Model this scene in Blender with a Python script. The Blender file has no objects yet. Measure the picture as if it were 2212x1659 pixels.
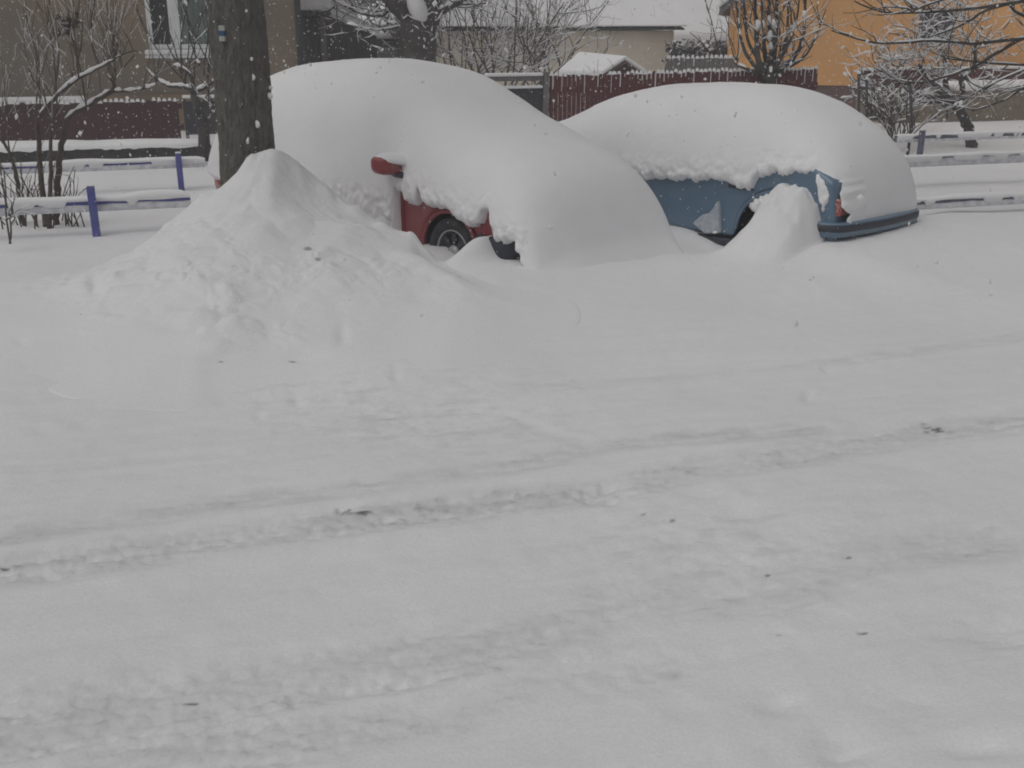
import bpy, bmesh, math, random
import numpy as np
from mathutils import Vector

C = bpy.context.scene
COL = C.collection

# ------------------------------------------------------------------ camera, world, sun, exposure
F_PX, HORIZON, CX, CY, EYE = 2250., 45., 1106., 829.5, 2.05     # measured on a 2212 px wide view of the photo
PITCH = math.atan((CY - HORIZON) / F_PX)
cam_d = bpy.data.cameras.new('camera'); cam_d.sensor_width = 36.0; cam_d.lens = F_PX / 2212 * 36.0
cam_d.clip_start = .05; cam_d.clip_end = 2000
cam = bpy.data.objects.new('camera', cam_d); COL.objects.link(cam)
cam.location = (0, 0, EYE); cam.rotation_euler = (math.pi / 2 - PITCH, 0, 0)
C.camera = cam

SUN_EL, SUN_AZ = math.radians(62), math.radians(-130)            # azimuth from +Y towards +X
W = bpy.data.worlds.new('World'); C.world = W; W.use_nodes = True
nt = W.node_tree; bg = nt.nodes['Background']
sky = nt.nodes.new('ShaderNodeTexSky'); sky.sky_type = 'NISHITA'; sky.sun_disc = False
sky.sun_elevation = SUN_EL; sky.sun_rotation = SUN_AZ; sky.dust_density = 5.0; sky.air_density = 1.0
hs = nt.nodes.new('ShaderNodeHueSaturation'); hs.inputs['Saturation'].default_value = .08
nt.links.new(sky.outputs[0], hs.inputs['Color']); nt.links.new(hs.outputs[0], bg.inputs['Color'])
bg.inputs['Strength'].default_value = .085
sd = bpy.data.lights.new('sun', 'SUN'); sd.energy = .5; sd.angle = math.radians(80); sd.color = (1, .97, .93)
so = bpy.data.objects.new('sun', sd); COL.objects.link(so)
sdir = Vector((math.sin(SUN_AZ) * math.cos(SUN_EL), math.cos(SUN_AZ) * math.cos(SUN_EL), math.sin(SUN_EL)))
so.rotation_euler = sdir.to_track_quat('Z', 'Y').to_euler(); so.location = sdir * 60
C.view_settings.view_transform = 'Standard'; C.view_settings.look = 'None'
C.view_settings.exposure = -.40; C.view_settings.gamma = 1.0
C.render.engine = 'CYCLES'
C.cycles.filter_width = 1.9
C.cycles.max_bounces = 6; C.cycles.diffuse_bounces = 4; C.cycles.volume_bounces = 1
C.cycles.use_denoising = True

# ------------------------------------------------------------------ helpers
rnd = random.Random(7)
cp, sp = math.cos(PITCH), math.sin(PITCH)
def ray(px, py):
    a = (px - CX) / F_PX; b = -(py - CY) / F_PX
    return np.array([a, cp + b * sp, -sp + b * cp])
EYEV = np.array([0, 0, EYE])
def atY(px, py, Y): r = ray(px, py); return EYEV + r * (Y / r[1])
def atZ(px, py, Z): r = ray(px, py); return EYEV + r * ((Z - EYE) / r[2])
YAW = math.radians(16.6); SC, SS = math.cos(YAW), math.sin(YAW)
def st(t, m, z=0.): return np.array([SC * t - SS * m, SS * t + SC * m, z])     # along the street, across it
def to_st(x, y): return SC * x + SS * y, -SS * x + SC * y
def onM(px, py, m):                                                            # (t, z) on a plane parallel to the street
    r = ray(px, py); k = m / (-SS * r[0] + SC * r[1]); p = EYEV + r * k
    return SC * p[0] + SS * p[1], p[2]

def hash2(i, j, seed):
    n = (i.astype(np.int64) * 374761393 + j.astype(np.int64) * 668265263 + seed * 1274126177) & 0xffffffff
    n = ((n ^ (n >> 13)) * 1274126177) & 0xffffffff
    n = ((n ^ (n >> 16)) * 2246822519) & 0xffffffff
    return ((n ^ (n >> 15)) & 0xffffff) / float(0x1000000)
def vnoise(x, y, seed=0):
    x = np.asarray(x, float); y = np.asarray(y, float)
    i = np.floor(x); j = np.floor(y); u = x - i; v = y - j
    u = u * u * u * (u * (u * 6 - 15) + 10); v = v * v * v * (v * (v * 6 - 15) + 10)
    a = hash2(i, j, seed); b = hash2(i + 1, j, seed); c = hash2(i, j + 1, seed); d = hash2(i + 1, j + 1, seed)
    return (a + (b - a) * u + (c - a) * v + (a - b - c + d) * u * v) * 2 - 1
def fbm(x, y, seed=0, oct=4, gain=.5):
    s = 0; a = 1; f = 1; t = 0
    for k in range(oct):
        s = s + a * vnoise(x * f + 17.3 * k, y * f - 9.1 * k, seed + k); t += a; a *= gain; f *= 2.03
    return s / t
def worley(x, y, seed=0):
    i = np.floor(x); j = np.floor(y); best = np.full(np.shape(x), 9.)
    for a in (-1, 0, 1):
        for b in (-1, 0, 1):
            px = i + a + hash2(i + a, j + b, seed); py = j + b + hash2(i + a, j + b, seed + 5)
            best = np.minimum(best, (px - x) ** 2 + (py - y) ** 2)
    return np.sqrt(best)
def sstep(a, b, x): t = np.clip((x - a) / (b - a), 0, 1); return t * t * (3 - 2 * t)

def tag(o, label=None, cat=None, group=None, kind=None):
    if label: o['label'] = label
    if cat: o['category'] = cat
    if group: o['group'] = group
    if kind: o['kind'] = kind
    return o
def empty(name, loc, rz=0., label=None, cat=None, group=None):
    o = bpy.data.objects.new(name, None); COL.objects.link(o); o.location = loc; o.rotation_euler = (0, 0, rz)
    o.empty_display_size = .1
    return tag(o, label, cat, group)

def wmat(o):
    return o.matrix_basis.copy() if not o.parent else wmat(o.parent) @ o.matrix_parent_inverse @ o.matrix_basis
class MB:
    def __init__(s): s.v = []; s.f = []; s.n = 0
    def add(s, v, f):
        v = [tuple(map(float, p)) for p in v]
        s.v += v; n = s.n; s.f += [tuple(i + n for i in q) for q in f]; s.n += len(v); return s
    def hexa(s, p):                                     # 8 corners: bottom ring, top ring
        return s.add(p, [(3, 2, 1, 0), (4, 5, 6, 7), (0, 1, 5, 4), (1, 2, 6, 5), (2, 3, 7, 6), (3, 0, 4, 7)])
    def box(s, x0, x1, y0, y1, z0, z1):
        return s.hexa([(x0, y0, z0), (x1, y0, z0), (x1, y1, z0), (x0, y1, z0), (x0, y0, z1), (x1, y0, z1), (x1, y1, z1), (x0, y1, z1)])
    def sbox(s, t0, t1, m0, m1, z0, z1):                # box in street axes
        return s.hexa([st(t0, m0, z0), st(t1, m0, z0), st(t1, m1, z0), st(t0, m1, z0), st(t0, m0, z1), st(t1, m0, z1), st(t1, m1, z1), st(t0, m1, z1)])
    def prism(s, poly, fn, a, b):                       # polygon (u,v) extruded between fn(u,v,a) and fn(u,v,b)
        n = len(poly)
        s.add([fn(u, v, a) for u, v in poly] + [fn(u, v, b) for u, v in poly],
              [tuple(range(n)), tuple(reversed(range(n, 2 * n)))] + [(i, i + n, (i + 1) % n + n, (i + 1) % n) for i in range(n)]); return s
    def tube(s, pts, rad, n=6, cap=True):
        P = np.asarray(pts, float); k = len(P); rad = np.broadcast_to(np.asarray(rad, float), (k,))
        T = np.gradient(P, axis=0); T /= np.linalg.norm(T, axis=1)[:, None] + 1e-9
        m = T.mean(0); ref = np.array([0, 0, 1.]) if abs(m[2]) < .8 * np.linalg.norm(m) + 1e-9 else np.array([1., .2, 0])
        A = np.cross(T, ref); A /= np.linalg.norm(A, axis=1)[:, None] + 1e-9; B = np.cross(A, T)
        th = np.arange(n) * 2 * np.pi / n
        V = P[:, None] + rad[:, None, None] * (np.cos(th)[None, :, None] * A[:, None] + np.sin(th)[None, :, None] * B[:, None])
        f = [(i * n + j, i * n + (j + 1) % n, (i + 1) * n + (j + 1) % n, (i + 1) * n + j) for i in range(k - 1) for j in range(n)]
        if cap: f += [tuple(range(n)), tuple(reversed(range((k - 1) * n, k * n)))]
        return s.add(V.reshape(-1, 3), f)
    def lathe(s, prof, n, fn):                          # prof of (r, a); fn(r*cos, r*sin, a)
        k = len(prof); V = [fn(r * math.cos(2 * math.pi * j / n), r * math.sin(2 * math.pi * j / n), a) for r, a in prof for j in range(n)]
        return s.add(V, [(i * n + j, i * n + (j + 1) % n, (i + 1) * n + (j + 1) % n, (i + 1) * n + j) for i in range(k - 1) for j in range(n)])
    def build(s, name, m, parent=None, smooth=False, bevel=0., seg=2):
        me = bpy.data.meshes.new(name); me.from_pydata(s.v, [], s.f)
        bm = bmesh.new(); bm.from_mesh(me); bmesh.ops.recalc_face_normals(bm, faces=bm.faces); bm.to_mesh(me); bm.free()
        me.materials.append(m)
        o = bpy.data.objects.new(name, me); COL.objects.link(o)
        if parent:
            o.parent = parent
            # world-space verts under a placed empty: keep them where they are
            if getattr(s, 'world', True):
                o.matrix_parent_inverse = wmat(parent).inverted()
        if smooth: me.shade_smooth()
        if bevel:
            b = o.modifiers.new('bevel', 'BEVEL'); b.width = bevel; b.segments = seg; b.limit_method = 'ANGLE'; b.angle_limit = math.radians(40)
            me.shade_smooth(); 
            w = o.modifiers.new('wn', 'WEIGHTED_NORMAL')
        return o
class LB(MB): world = False                              # verts already in the parent's own axes

def grid_obj(name, V, nu, nv, m, parent=None, attrs=None, local=False):
    """V: (nu*nv,3) array, quads between; smooth"""
    me = bpy.data.meshes.new(name)
    i = np.arange(nu - 1)[:, None] * nv + np.arange(nv - 1)[None, :]
    q = np.stack([i, i + nv, i + nv + 1, i + 1], -1).reshape(-1, 4)
    me.vertices.add(len(V)); me.vertices.foreach_set('co', np.ascontiguousarray(V, dtype=np.float32).ravel())
    me.loops.add(q.size); me.loops.foreach_set('vertex_index', q.ravel().astype(np.int32))
    me.polygons.add(len(q)); me.polygons.foreach_set('loop_start', (np.arange(len(q)) * 4).astype(np.int32))
    me.polygons.foreach_set('use_smooth', np.ones(len(q), bool))
    me.update(calc_edges=True)
    for k, a in (attrs or {}).items():
        at = me.attributes.new(k, 'FLOAT', 'POINT'); at.data.foreach_set('value', np.ascontiguousarray(a, dtype=np.float32))
    me.materials.append(m)
    o = bpy.data.objects.new(name, me); COL.objects.link(o)
    if parent:
        o.parent = parent
        if not local: o.matrix_parent_inverse = wmat(parent).inverted()
    return o

# ------------------------------------------------------------------ materials
def mat(name, col, rough=.7, col2=None, nscale=5., stretch=(1, 1, 1), bump=0., bscale=40., metal=0., coat=0., spec=.5, lo=.35, hi=.65, detail=6, bdist=.02):
    m = bpy.data.materials.new(name); m.use_nodes = True; n = m.node_tree; b = n.nodes['Principled BSDF']
    b.inputs['Base Color'].default_value = (*col, 1); b.inputs['Roughness'].default_value = rough
    b.inputs['Metallic'].default_value = metal; b.inputs['Coat Weight'].default_value = coat
    b.inputs['Specular IOR Level'].default_value = spec
    if col2 or bump:
        tc = n.nodes.new('ShaderNodeTexCoord'); mp = n.nodes.new('ShaderNodeMapping'); mp.inputs['Scale'].default_value = stretch
        n.links.new(tc.outputs['Object'], mp.inputs['Vector'])
    if col2:
        t = n.nodes.new('ShaderNodeTexNoise'); t.inputs['Scale'].default_value = nscale; t.inputs['Detail'].default_value = detail
        r = n.nodes.new('ShaderNodeValToRGB'); r.color_ramp.elements[0].position = lo; r.color_ramp.elements[1].position = hi
        r.color_ramp.elements[0].color = (*col, 1); r.color_ramp.elements[1].color = (*col2, 1)
        n.links.new(mp.outputs[0], t.inputs['Vector']); n.links.new(t.outputs['Fac'], r.inputs[0]); n.links.new(r.outputs[0], b.inputs['Base Color'])
    if bump:
        t2 = n.nodes.new('ShaderNodeTexNoise'); t2.inputs['Scale'].default_value = bscale; t2.inputs['Detail'].default_value = 5
        bp = n.nodes.new('ShaderNodeBump'); bp.inputs['Strength'].default_value = bump; bp.inputs['Distance'].default_value = bdist
        n.links.new(mp.outputs[0], t2.inputs['Vector']); n.links.new(t2.outputs['Fac'], bp.inputs['Height']); n.links.new(bp.outputs[0], b.inputs['Normal'])
    return m
SNOW = mat('snow', (.852, .846, .852), .85, col2=(.803, .799, .811), nscale=1.2, bump=.35, bscale=70, spec=.2, bdist=.008)
# ground snow: clean snow, compacted ruts with shade painted in, grit, painted pit shadows
GS = mat('ground_snow', (.84, .84, .845), .85, bump=.22, bscale=60, spec=.2, bdist=.010)
_n = GS.node_tree; _b = _n.nodes['Principled BSDF']
_a1 = _n.nodes.new('ShaderNodeAttribute'); _a1.attribute_name = 'packed_shade'
_a2 = _n.nodes.new('ShaderNodeAttribute'); _a2.attribute_name = 'grit_pit_shade'
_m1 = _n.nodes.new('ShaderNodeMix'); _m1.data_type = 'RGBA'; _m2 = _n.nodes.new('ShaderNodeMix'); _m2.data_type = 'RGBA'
_nz = _n.nodes.new('ShaderNodeTexNoise'); _nz.inputs['Scale'].default_value = .8; _nz.inputs['Detail'].default_value = 8
_rp = _n.nodes.new('ShaderNodeValToRGB'); _rp.color_ramp.elements[0].position = .35; _rp.color_ramp.elements[1].position = .7
_rp.color_ramp.elements[0].color = (.855, .849, .853, 1); _rp.color_ramp.elements[1].color = (.80, .796, .806, 1)
_tc = _n.nodes.new('ShaderNodeTexCoord'); _n.links.new(_tc.outputs['Object'], _nz.inputs['Vector']); _n.links.new(_nz.outputs['Fac'], _rp.inputs[0])
_nf = _n.nodes.new('ShaderNodeTexNoise'); _nf.inputs['Scale'].default_value = 110; _nf.inputs['Detail'].default_value = 4; _n.links.new(_tc.outputs['Object'], _nf.inputs['Vector'])
_rf = _n.nodes.new('ShaderNodeValToRGB'); _rf.color_ramp.elements[0].position = .3; _rf.color_ramp.elements[1].position = .7; _rf.color_ramp.elements[0].color = (.90, .90, .90, 1); _rf.color_ramp.elements[1].color = (1, 1, 1, 1); _n.links.new(_nf.outputs['Fac'], _rf.inputs[0])
_mf = _n.nodes.new('ShaderNodeMix'); _mf.data_type = 'RGBA'; _mf.blend_type = 'MULTIPLY'; _mf.inputs[0].default_value = 1; _n.links.new(_rp.outputs[0], _mf.inputs[6]); _n.links.new(_rf.outputs[0], _mf.inputs[7])
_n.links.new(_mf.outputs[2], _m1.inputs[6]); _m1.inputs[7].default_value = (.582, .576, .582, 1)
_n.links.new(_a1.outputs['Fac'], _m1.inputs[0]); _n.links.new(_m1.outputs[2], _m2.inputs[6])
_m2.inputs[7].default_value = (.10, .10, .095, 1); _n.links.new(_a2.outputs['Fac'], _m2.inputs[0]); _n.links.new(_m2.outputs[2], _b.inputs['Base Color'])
FROST = mat('frost', (.58, .59, .64), .9, col2=(.78, .78, .80), nscale=14, bump=.5, bscale=90)
FLAKE = bpy.data.materials.new('snowflake'); FLAKE.use_nodes = True; _f = FLAKE.node_tree; _f.nodes.remove(_f.nodes['Principled BSDF'])
_d = _f.nodes.new('ShaderNodeBsdfDiffuse'); _t = _f.nodes.new('ShaderNodeBsdfTranslucent'); _x = _f.nodes.new('ShaderNodeMixShader'); _x.inputs[0].default_value = .5
_d.inputs[0].default_value = _t.inputs[0].default_value = (.93, .93, .93, 1)
_f.links.new(_d.outputs[0], _x.inputs[1]); _f.links.new(_t.outputs[0], _x.inputs[2]); _f.links.new(_x.outputs[0], _f.nodes['Material Output'].inputs[0])
REDP = mat('red_car_paint', (.27, .038, .045), .35, col2=(.22, .034, .04), nscale=6, coat=.4)
BLUEP = mat('blue_car_paint', (.12, .195, .275), .4, col2=(.105, .175, .25), nscale=5, coat=.35)
BLACKP = mat('black_plastic', (.032, .037, .052), .55, bump=.2, bscale=150, bdist=.002)
RUBBER = mat('tyre_rubber', (.02, .022, .028), .8, col2=(.05, .05, .055), nscale=20)
STEEL = mat('wheel_steel', (.05, .055, .065), .45, metal=.3)
SILVER = mat('hubcap_silver', (.42, .42, .42), .45, metal=.4)
REDLENS = mat('red_lens', (.36, .06, .05), .35, col2=(.55, .40, .39), nscale=30, lo=.45, hi=.7)
GLASSM = mat('window_glass', (.03, .034, .038), .12, col2=(.05, .055, .06), nscale=2)
CURTAIN = mat('green_curtain_glass', (.17, .215, .20), .3, col2=(.10, .135, .125), nscale=3.5, stretch=(6, 6, .6))
WHITEF = mat('white_frame', (.82, .83, .84), .5, col2=(.76, .77, .78), nscale=8)
GREYW = mat('grey_brown_render', (.22, .185, .15), .9, col2=(.30, .23, .16), nscale=.55, bump=.6, bscale=60, lo=.42, hi=.68)
TANW = mat('tan_plinth', (.27, .185, .115), .9, col2=(.20, .15, .11), nscale=2, bump=.3)
ORANGEW = mat('orange_render', (.80, .435, .17), .9, col2=(.70, .375, .145), nscale=1.2, bump=.25, bscale=90)
BEIGEW = mat('beige_render', (.84, .76, .64), .9, col2=(.76, .69, .58), nscale=1.5, bump=.25)
BROWNW = mat('brown_plinth', (.15, .10, .085), .9, col2=(.10, .08, .075), nscale=4)
PALEW = mat('pale_grey_render', (.26, .255, .25), .9, col2=(.22, .215, .21), nscale=1)
DARKW = mat('dark_boards', (.035, .035, .042), .8, col2=(.055, .052, .055), nscale=3, stretch=(8, 8, .5))
GREYB = mat('weathered_boards', (.14, .13, .125), .9, col2=(.20, .19, .185), nscale=5, stretch=(10, 10, 1))
DARKM = mat('dark_metal', (.035, .04, .05), .6)
REDF = mat('dark_red_fence', (.14, .040, .040), .8, col2=(.095, .030, .032), nscale=4, stretch=(8, 8, 1))
MAROON = mat('maroon_fence', (.075, .028, .03), .8, col2=(.052, .022, .026), nscale=4, stretch=(8, 8, 1))
NAVY = mat('dark_gate', (.035, .038, .055), .7, col2=(.05, .05, .06), nscale=6)
BLUEF = mat('blue_fence_paint', (.075, .085, .30), .55, col2=(.10, .11, .33), nscale=10, bump=.2)
GREYRAIL = mat('grey_blue_rail', (.15, .155, .22), .7, col2=(.10, .10, .14), nscale=10)
STONE = mat('dark_stone', (.05, .05, .05), .9, col2=(.085, .08, .075), nscale=9, bump=.6, bscale=25)
TANS = mat('tan_stone', (.24, .19, .14), .9, col2=(.17, .14, .11), nscale=9, bump=.5)
BARK = mat('mossy_bark', (.092, .088, .076), .95, col2=(.178, .171, .150), nscale=26, stretch=(1, 1, .45), bump=1., bscale=48, lo=.3, hi=.75, bdist=.04)
DBARK = mat('dark_bark', (.045, .042, .04), .95, col2=(.085, .077, .07), nscale=12, stretch=(1, 1, .4), bump=.8)
TWIG = mat('twig_bark', (.06, .05, .045), .95, col2=(.10, .085, .072), nscale=15)
BTWIG = mat('brown_twig_bark', (.11, .085, .065), .95, col2=(.07, .055, .045), nscale=15)
MWHITE = mat('marker_white', (.45, .45, .42), .8, col2=(.34, .34, .31), nscale=30)
MBLUE = mat('marker_blue', (.03, .09, .21), .8, col2=(.03, .07, .16), nscale=30)

# ------------------------------------------------------------------ car placement (needed by the ground)
CARYAW = math.radians(45)
RED_P, BLUE_P = np.array([-.06, 7.85]), np.array([2.60, 8.55])
cf, cn = np.array([math.cos(CARYAW), -math.sin(CARYAW)]), np.array([math.sin(CARYAW), math.cos(CARYAW)])
def car_xy(P, x, y): d0 = x - P[0]; d1 = y - P[1]; return d0 * cf[0] + d1 * cf[1], d0 * cn[0] + d1 * cn[1]

# ------------------------------------------------------------------ ground
def gauss(x, y, x0, y0, rx, ry=None, a=0.):
    ry = ry or rx; ca, sa = math.cos(a), math.sin(a); u = (x - x0) * ca + (y - y0) * sa; v = -(x - x0) * sa + (y - y0) * ca
    return np.exp(-(u / rx) ** 2 - (v / ry) ** 2)
def G0(x, y):
    x = np.asarray(x, float); y = np.asarray(y, float); t, m = to_st(x, y)
    g = .07 + .165 * sstep(5.2, 7.3, m + .25 * vnoise(t * .7, m * .3, 3)) + .03 * fbm(x * .35, y * .35, 11, 3)
    g = g + .10 * sstep(14.6, 15.4, m) * sstep(-2, -4, t)
    # drifts banked round the cars
    s, q = car_xy(RED_P, x, y)
    g = g + .07 * sstep(.9, .0, s) * sstep(-1.6, -.6, s) * sstep(-1.2, -.2, q) * sstep(1.2, .6, q)
    g = g + .17 * np.exp(-((s + .18) / .09) ** 2) * sstep(-.5, -.08, q) * sstep(.5, .2, q)
    g = g - .06 * np.exp(-((s + .55) / .25) ** 2) * sstep(-.6, -.1, q) * sstep(.5, .3, q)
    s, q = car_xy(BLUE_P, x, y)
    prof = np.interp(s, [-.92, -.8, -.68, -.58, -.48, -.34, -.22, -.12, -.02], [0, .03, .12, .30, .50, .54, .50, .34, 0])
    prof = prof * (1 + .13 * fbm(s * 11, q * 11, 88, 4))
    g = g + .085 * sstep(-.25, .02, s) * sstep(1.5, .3, s) * sstep(-.7, -.1, q) * sstep(3.2, 1.6, q)
    g = g - .11 * np.exp(-((s + .93) / .33) ** 2) * sstep(-1.1, -.2, q) * sstep(.8, .2, q)
    g = g + prof * sstep(-.95, -.05, q) ** 1.6 * sstep(.7, .35, q)
    return g
def g0(x, y): return float(G0(np.array([x]), np.array([y]))[0])

RUTS = [  # pixel polylines of the wheel tracks, half width m, depth m, compaction and shade grey, roughness
    ([(-250, 1275), (0, 1236), (250, 1197), (500, 1157), (800, 1113), (1100, 1073), (1290, 1062)], .13, .036, .95, 1.2),
    ([(1290, 1062), (1480, 1020), (1700, 985), (1900, 952), (2050, 930), (2212, 912), (2400, 890)], .13, .03, .7, .9),
    ([(-250, 1205), (0, 1165), (200, 1127), (500, 1083), (800, 1048), (950, 1020), (1106, 1006), (1281, 968), (1456, 948), (1606, 942), (1756, 930)], .10, .032, .75, .5),
    ([(1106, 900), (1180, 930), (1281, 965)], .06, .015, .2, .2),
    ([(300, 990), (500, 975), (700, 955), (860, 935)], .06, .02, .12, .2),
    ([(1000, 860), (1106, 845), (1406, 818), (1806, 781), (2212, 728), (2500, 700)], .07, .024, .5, .5),
    ([(-200, 905), (0, 878), (250, 853), (420, 833)], .09, .03, .15, .2),
    ([(-100, 1012), (100, 1010), (300, 992), (500, 978)], .05, .02, .12, .2),
    ([(-200, 1552), (0, 1515), (120, 1497), (300, 1468)], .09, .036, .75, .7),
    ([(-200, 1605), (0, 1567), (200, 1542), (400, 1515), (600, 1472), (850, 1428), (1106, 1374), (1256, 1330), (1331, 1287), (1456, 1291), (1656, 1277), (1806, 1217), (1956, 1177), (2120, 1165)], .14, .036, .8, .9),
    ([(-200, 1672), (0, 1632), (250, 1574), (500, 1530), (800, 1482), (950, 1462), (1106, 1430)], .03, .016, .45, .7),
    ([(250, 1645), (600, 1602), (850, 1560), (1000, 1540), (1156, 1468), (1431, 1437)], .10, .026, .55, .8),
    ([(500, 1430), (620, 1412), (700, 1400)], .05, .018, .2, .4),
]
BLOBS = [  # footprints and hollows: px, py, rx px, ry px, depth
    (1681, 1517, 50, 26, .035), (1816, 1605, 60, 45, .06), (2106, 1609, 100, 28, .04), (2131, 1362, 110, 70, .05), (2230, 1330, 90, 60, .04), (1480, 1530, 50, 20, .015),
    (2040, 1180, 110, 40, .03), (1500, 1050, 80, 22, .012), (1590, 1110, 60, 25, .02), (1260, 1440, 80, 26, .015), (2000, 1520, 120, 40, .03),
    (905, 637, 26, 14, .03), (203, 612, 14, 18, .07), (45, 738, 14, 8, .02), (380, 705, 50, 15, .03), (440, 715, 30, 10, .03), (1785, 797, 12, 8, .03), (1745, 855, 12, 12, .03),
    (470, 770, 40, 12, .03), (655, 770, 50, 16, .04), (740, 720, 14, 24, .04), (855, 808, 12, 16, .03), (640, 865, 14, 12, .025), (560, 900, 14, 8, .02), (100, 930, 30, 12, .02), (180, 915, 40, 12, .02), (1900, 1000, 60, 12, .02)]
PIT_SHADE = [(760, 1102, 40, 6), (735, 1104, 16, 4), (2016, 924, 32, 6), (1997, 915, 10, 7), (840, 905, 20, 3), (1836, 1197, 10, 4), (1656, 1240, 13, 3), (1386, 1112, 12, 3), (1436, 1125, 24, 3),
          (1700, 1369, 24, 4), (1862, 1367, 12, 3), (665, 538, 10, 5), (686, 561, 8, 6), (477, 779, 10, 3), (632, 778, 10, 3), (12, 1225, 14, 4), (410, 1517, 22, 2.5)]  # small pits in the snow, their shadow painted as dark colour
def pix_arrays(x, y, z):                               # forward projection, to test closeness to the traced pixels
    d1 = y; d2 = z - EYE; dep = np.maximum(d1 * cp - d2 * sp, .05); up = d1 * sp + d2 * cp
    return CX + F_PX * x / dep, CY - F_PX * up / dep
def polydist(x, y, P):
    best = np.full(x.shape, 1e9)
    for a, b in zip(P[:-1], P[1:]):
        d = b - a; L = d @ d; u = np.clip(((x - a[0]) * d[0] + (y - a[1]) * d[1]) / L, 0, 1)
        best = np.minimum(best, np.hypot(x - a[0] - u * d[0], y - a[1] - u * d[1]))
    return best

# rows get wider apart with distance; columns fan out with distance: one sheet from the feet to the horizon
ys = [.6]
while ys[-1] < 14.5: ys.append(ys[-1] + .0032 * ys[-1] + .0030)
while ys[-1] < 420: ys.append(ys[-1] * 1.05 + .02)
ys = np.array(ys); us = np.linspace(-1, 1, 820); us = us * (.62 + .38 * us ** 4)
Y = np.repeat(ys, len(us)); U = np.tile(us, len(ys)); X = U * (Y * 1.15 + 2.2)
Z = G0(X, Y); T, M = to_st(X, Y)
road = sstep(7.2, 5.6, M)
near = sstep(16, 9, Y)
Z += near * (.010 * fbm(X * 1.6, Y * 1.6, 21, 4) + road * .012 * fbm(T * .8, M * 5, 31, 4) + .004 * fbm(X * 9, Y * 9, 41, 3))
packed_shade = np.zeros_like(Z); grit_pit_shade = np.zeros_like(Z)
idx = np.where(Y < 9)[0]; x_, y_, t_, m_ = X[idx], Y[idx], T[idx], M[idx]
rough_n = fbm(t_ * 6, m_ * 22, 51, 4); rough_f = fbm(t_ * 22, m_ * 45, 52, 3); wob = .03 * fbm(t_ * 2, m_ * 2, 53, 3)
zz = np.zeros_like(x_); pk = np.zeros_like(x_); gr = np.zeros_like(x_)
for pl, hw, dep, pck, rg in RUTS:
    P = np.array([atZ(a, b, .07)[:2] for a, b in pl]); d = polydist(x_, y_, P) + wob
    k = sstep(hw * 1.5, hw * .35, d); lip = np.exp(-((d - hw * 1.5) / (hw * .6)) ** 2)
    wear = np.clip(.30 + .45 * min(1, pck) + .6 * (fbm(t_ * 1.3, m_ * .8, 57 + int(hw * 1000), 3) + .35), .08, 1)
    k = k * wear
    zz += -.42 * dep * k + dep * .12 * lip * wear + k * rg * (.010 * rough_n + .014 * rough_f)
    pk = np.maximum(pk, k * pck * np.clip(.62 + .75 * rough_n, 0, 1))  # grey of compacted snow, with the hollow's shade painted in
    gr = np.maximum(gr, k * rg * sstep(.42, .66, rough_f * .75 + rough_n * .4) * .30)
ppx, ppy = pix_arrays(x_, y_, Z[idx])
churn = np.exp(-((ppx - 900) / 330) ** 2 - ((ppy - 905) / 90) ** 2) + np.exp(-((ppx - 1560) / 330) ** 2 - ((ppy - 1200) / 130) ** 2) + .7 * np.exp(-((ppx - 500) / 300) ** 2 - ((ppy - 800) / 60) ** 2) + .6 * np.exp(-((ppx - 1300) / 200) ** 2 - ((ppy - 1440) / 60) ** 2)
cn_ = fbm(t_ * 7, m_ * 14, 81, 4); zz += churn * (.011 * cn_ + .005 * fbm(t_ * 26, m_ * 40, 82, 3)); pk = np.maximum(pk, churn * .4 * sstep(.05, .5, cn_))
# ploughed band between the car park and the road: broken, streaky surface
pxs, pys = pix_arrays(x_, y_, Z[idx])
for a, b, ra, rb, dep in BLOBS:
    zz -= .55 * dep * np.exp(-((pxs - a) / ra) ** 2 - ((pys - b) / rb) ** 2) * (1 + .5 * rough_n)
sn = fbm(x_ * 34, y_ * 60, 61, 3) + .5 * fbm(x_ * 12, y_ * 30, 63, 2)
for a, b, ra, rb in PIT_SHADE:
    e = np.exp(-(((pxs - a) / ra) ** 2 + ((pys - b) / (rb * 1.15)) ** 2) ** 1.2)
    gr = np.maximum(gr, .85 * sstep(.50, .95, e * .9 + .75 * sn * (e > .08))); zz -= .006 * e  # pit shadow put into the colour, over the rut grit
# soft step where two ploughed passes meet
Pst = np.array([atZ(a, b, .07)[:2] for a, b in [(1440, 1030), (1506, 1057), (1590, 1100), (1656, 1140), (1720, 1150)]])
dd = polydist(x_, y_, Pst); zz -= .008 * sstep(.16, 0, dd)
Z[idx] += zz; packed_shade[idx] = pk; grit_pit_shade[idx] = gr
tag(grid_obj('snowy_ground', np.stack([X, Y, Z], 1), len(ys), len(us), GS, attrs=dict(packed_shade=packed_shade, grit_pit_shade=grit_pit_shade)), kind='structure')

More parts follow.
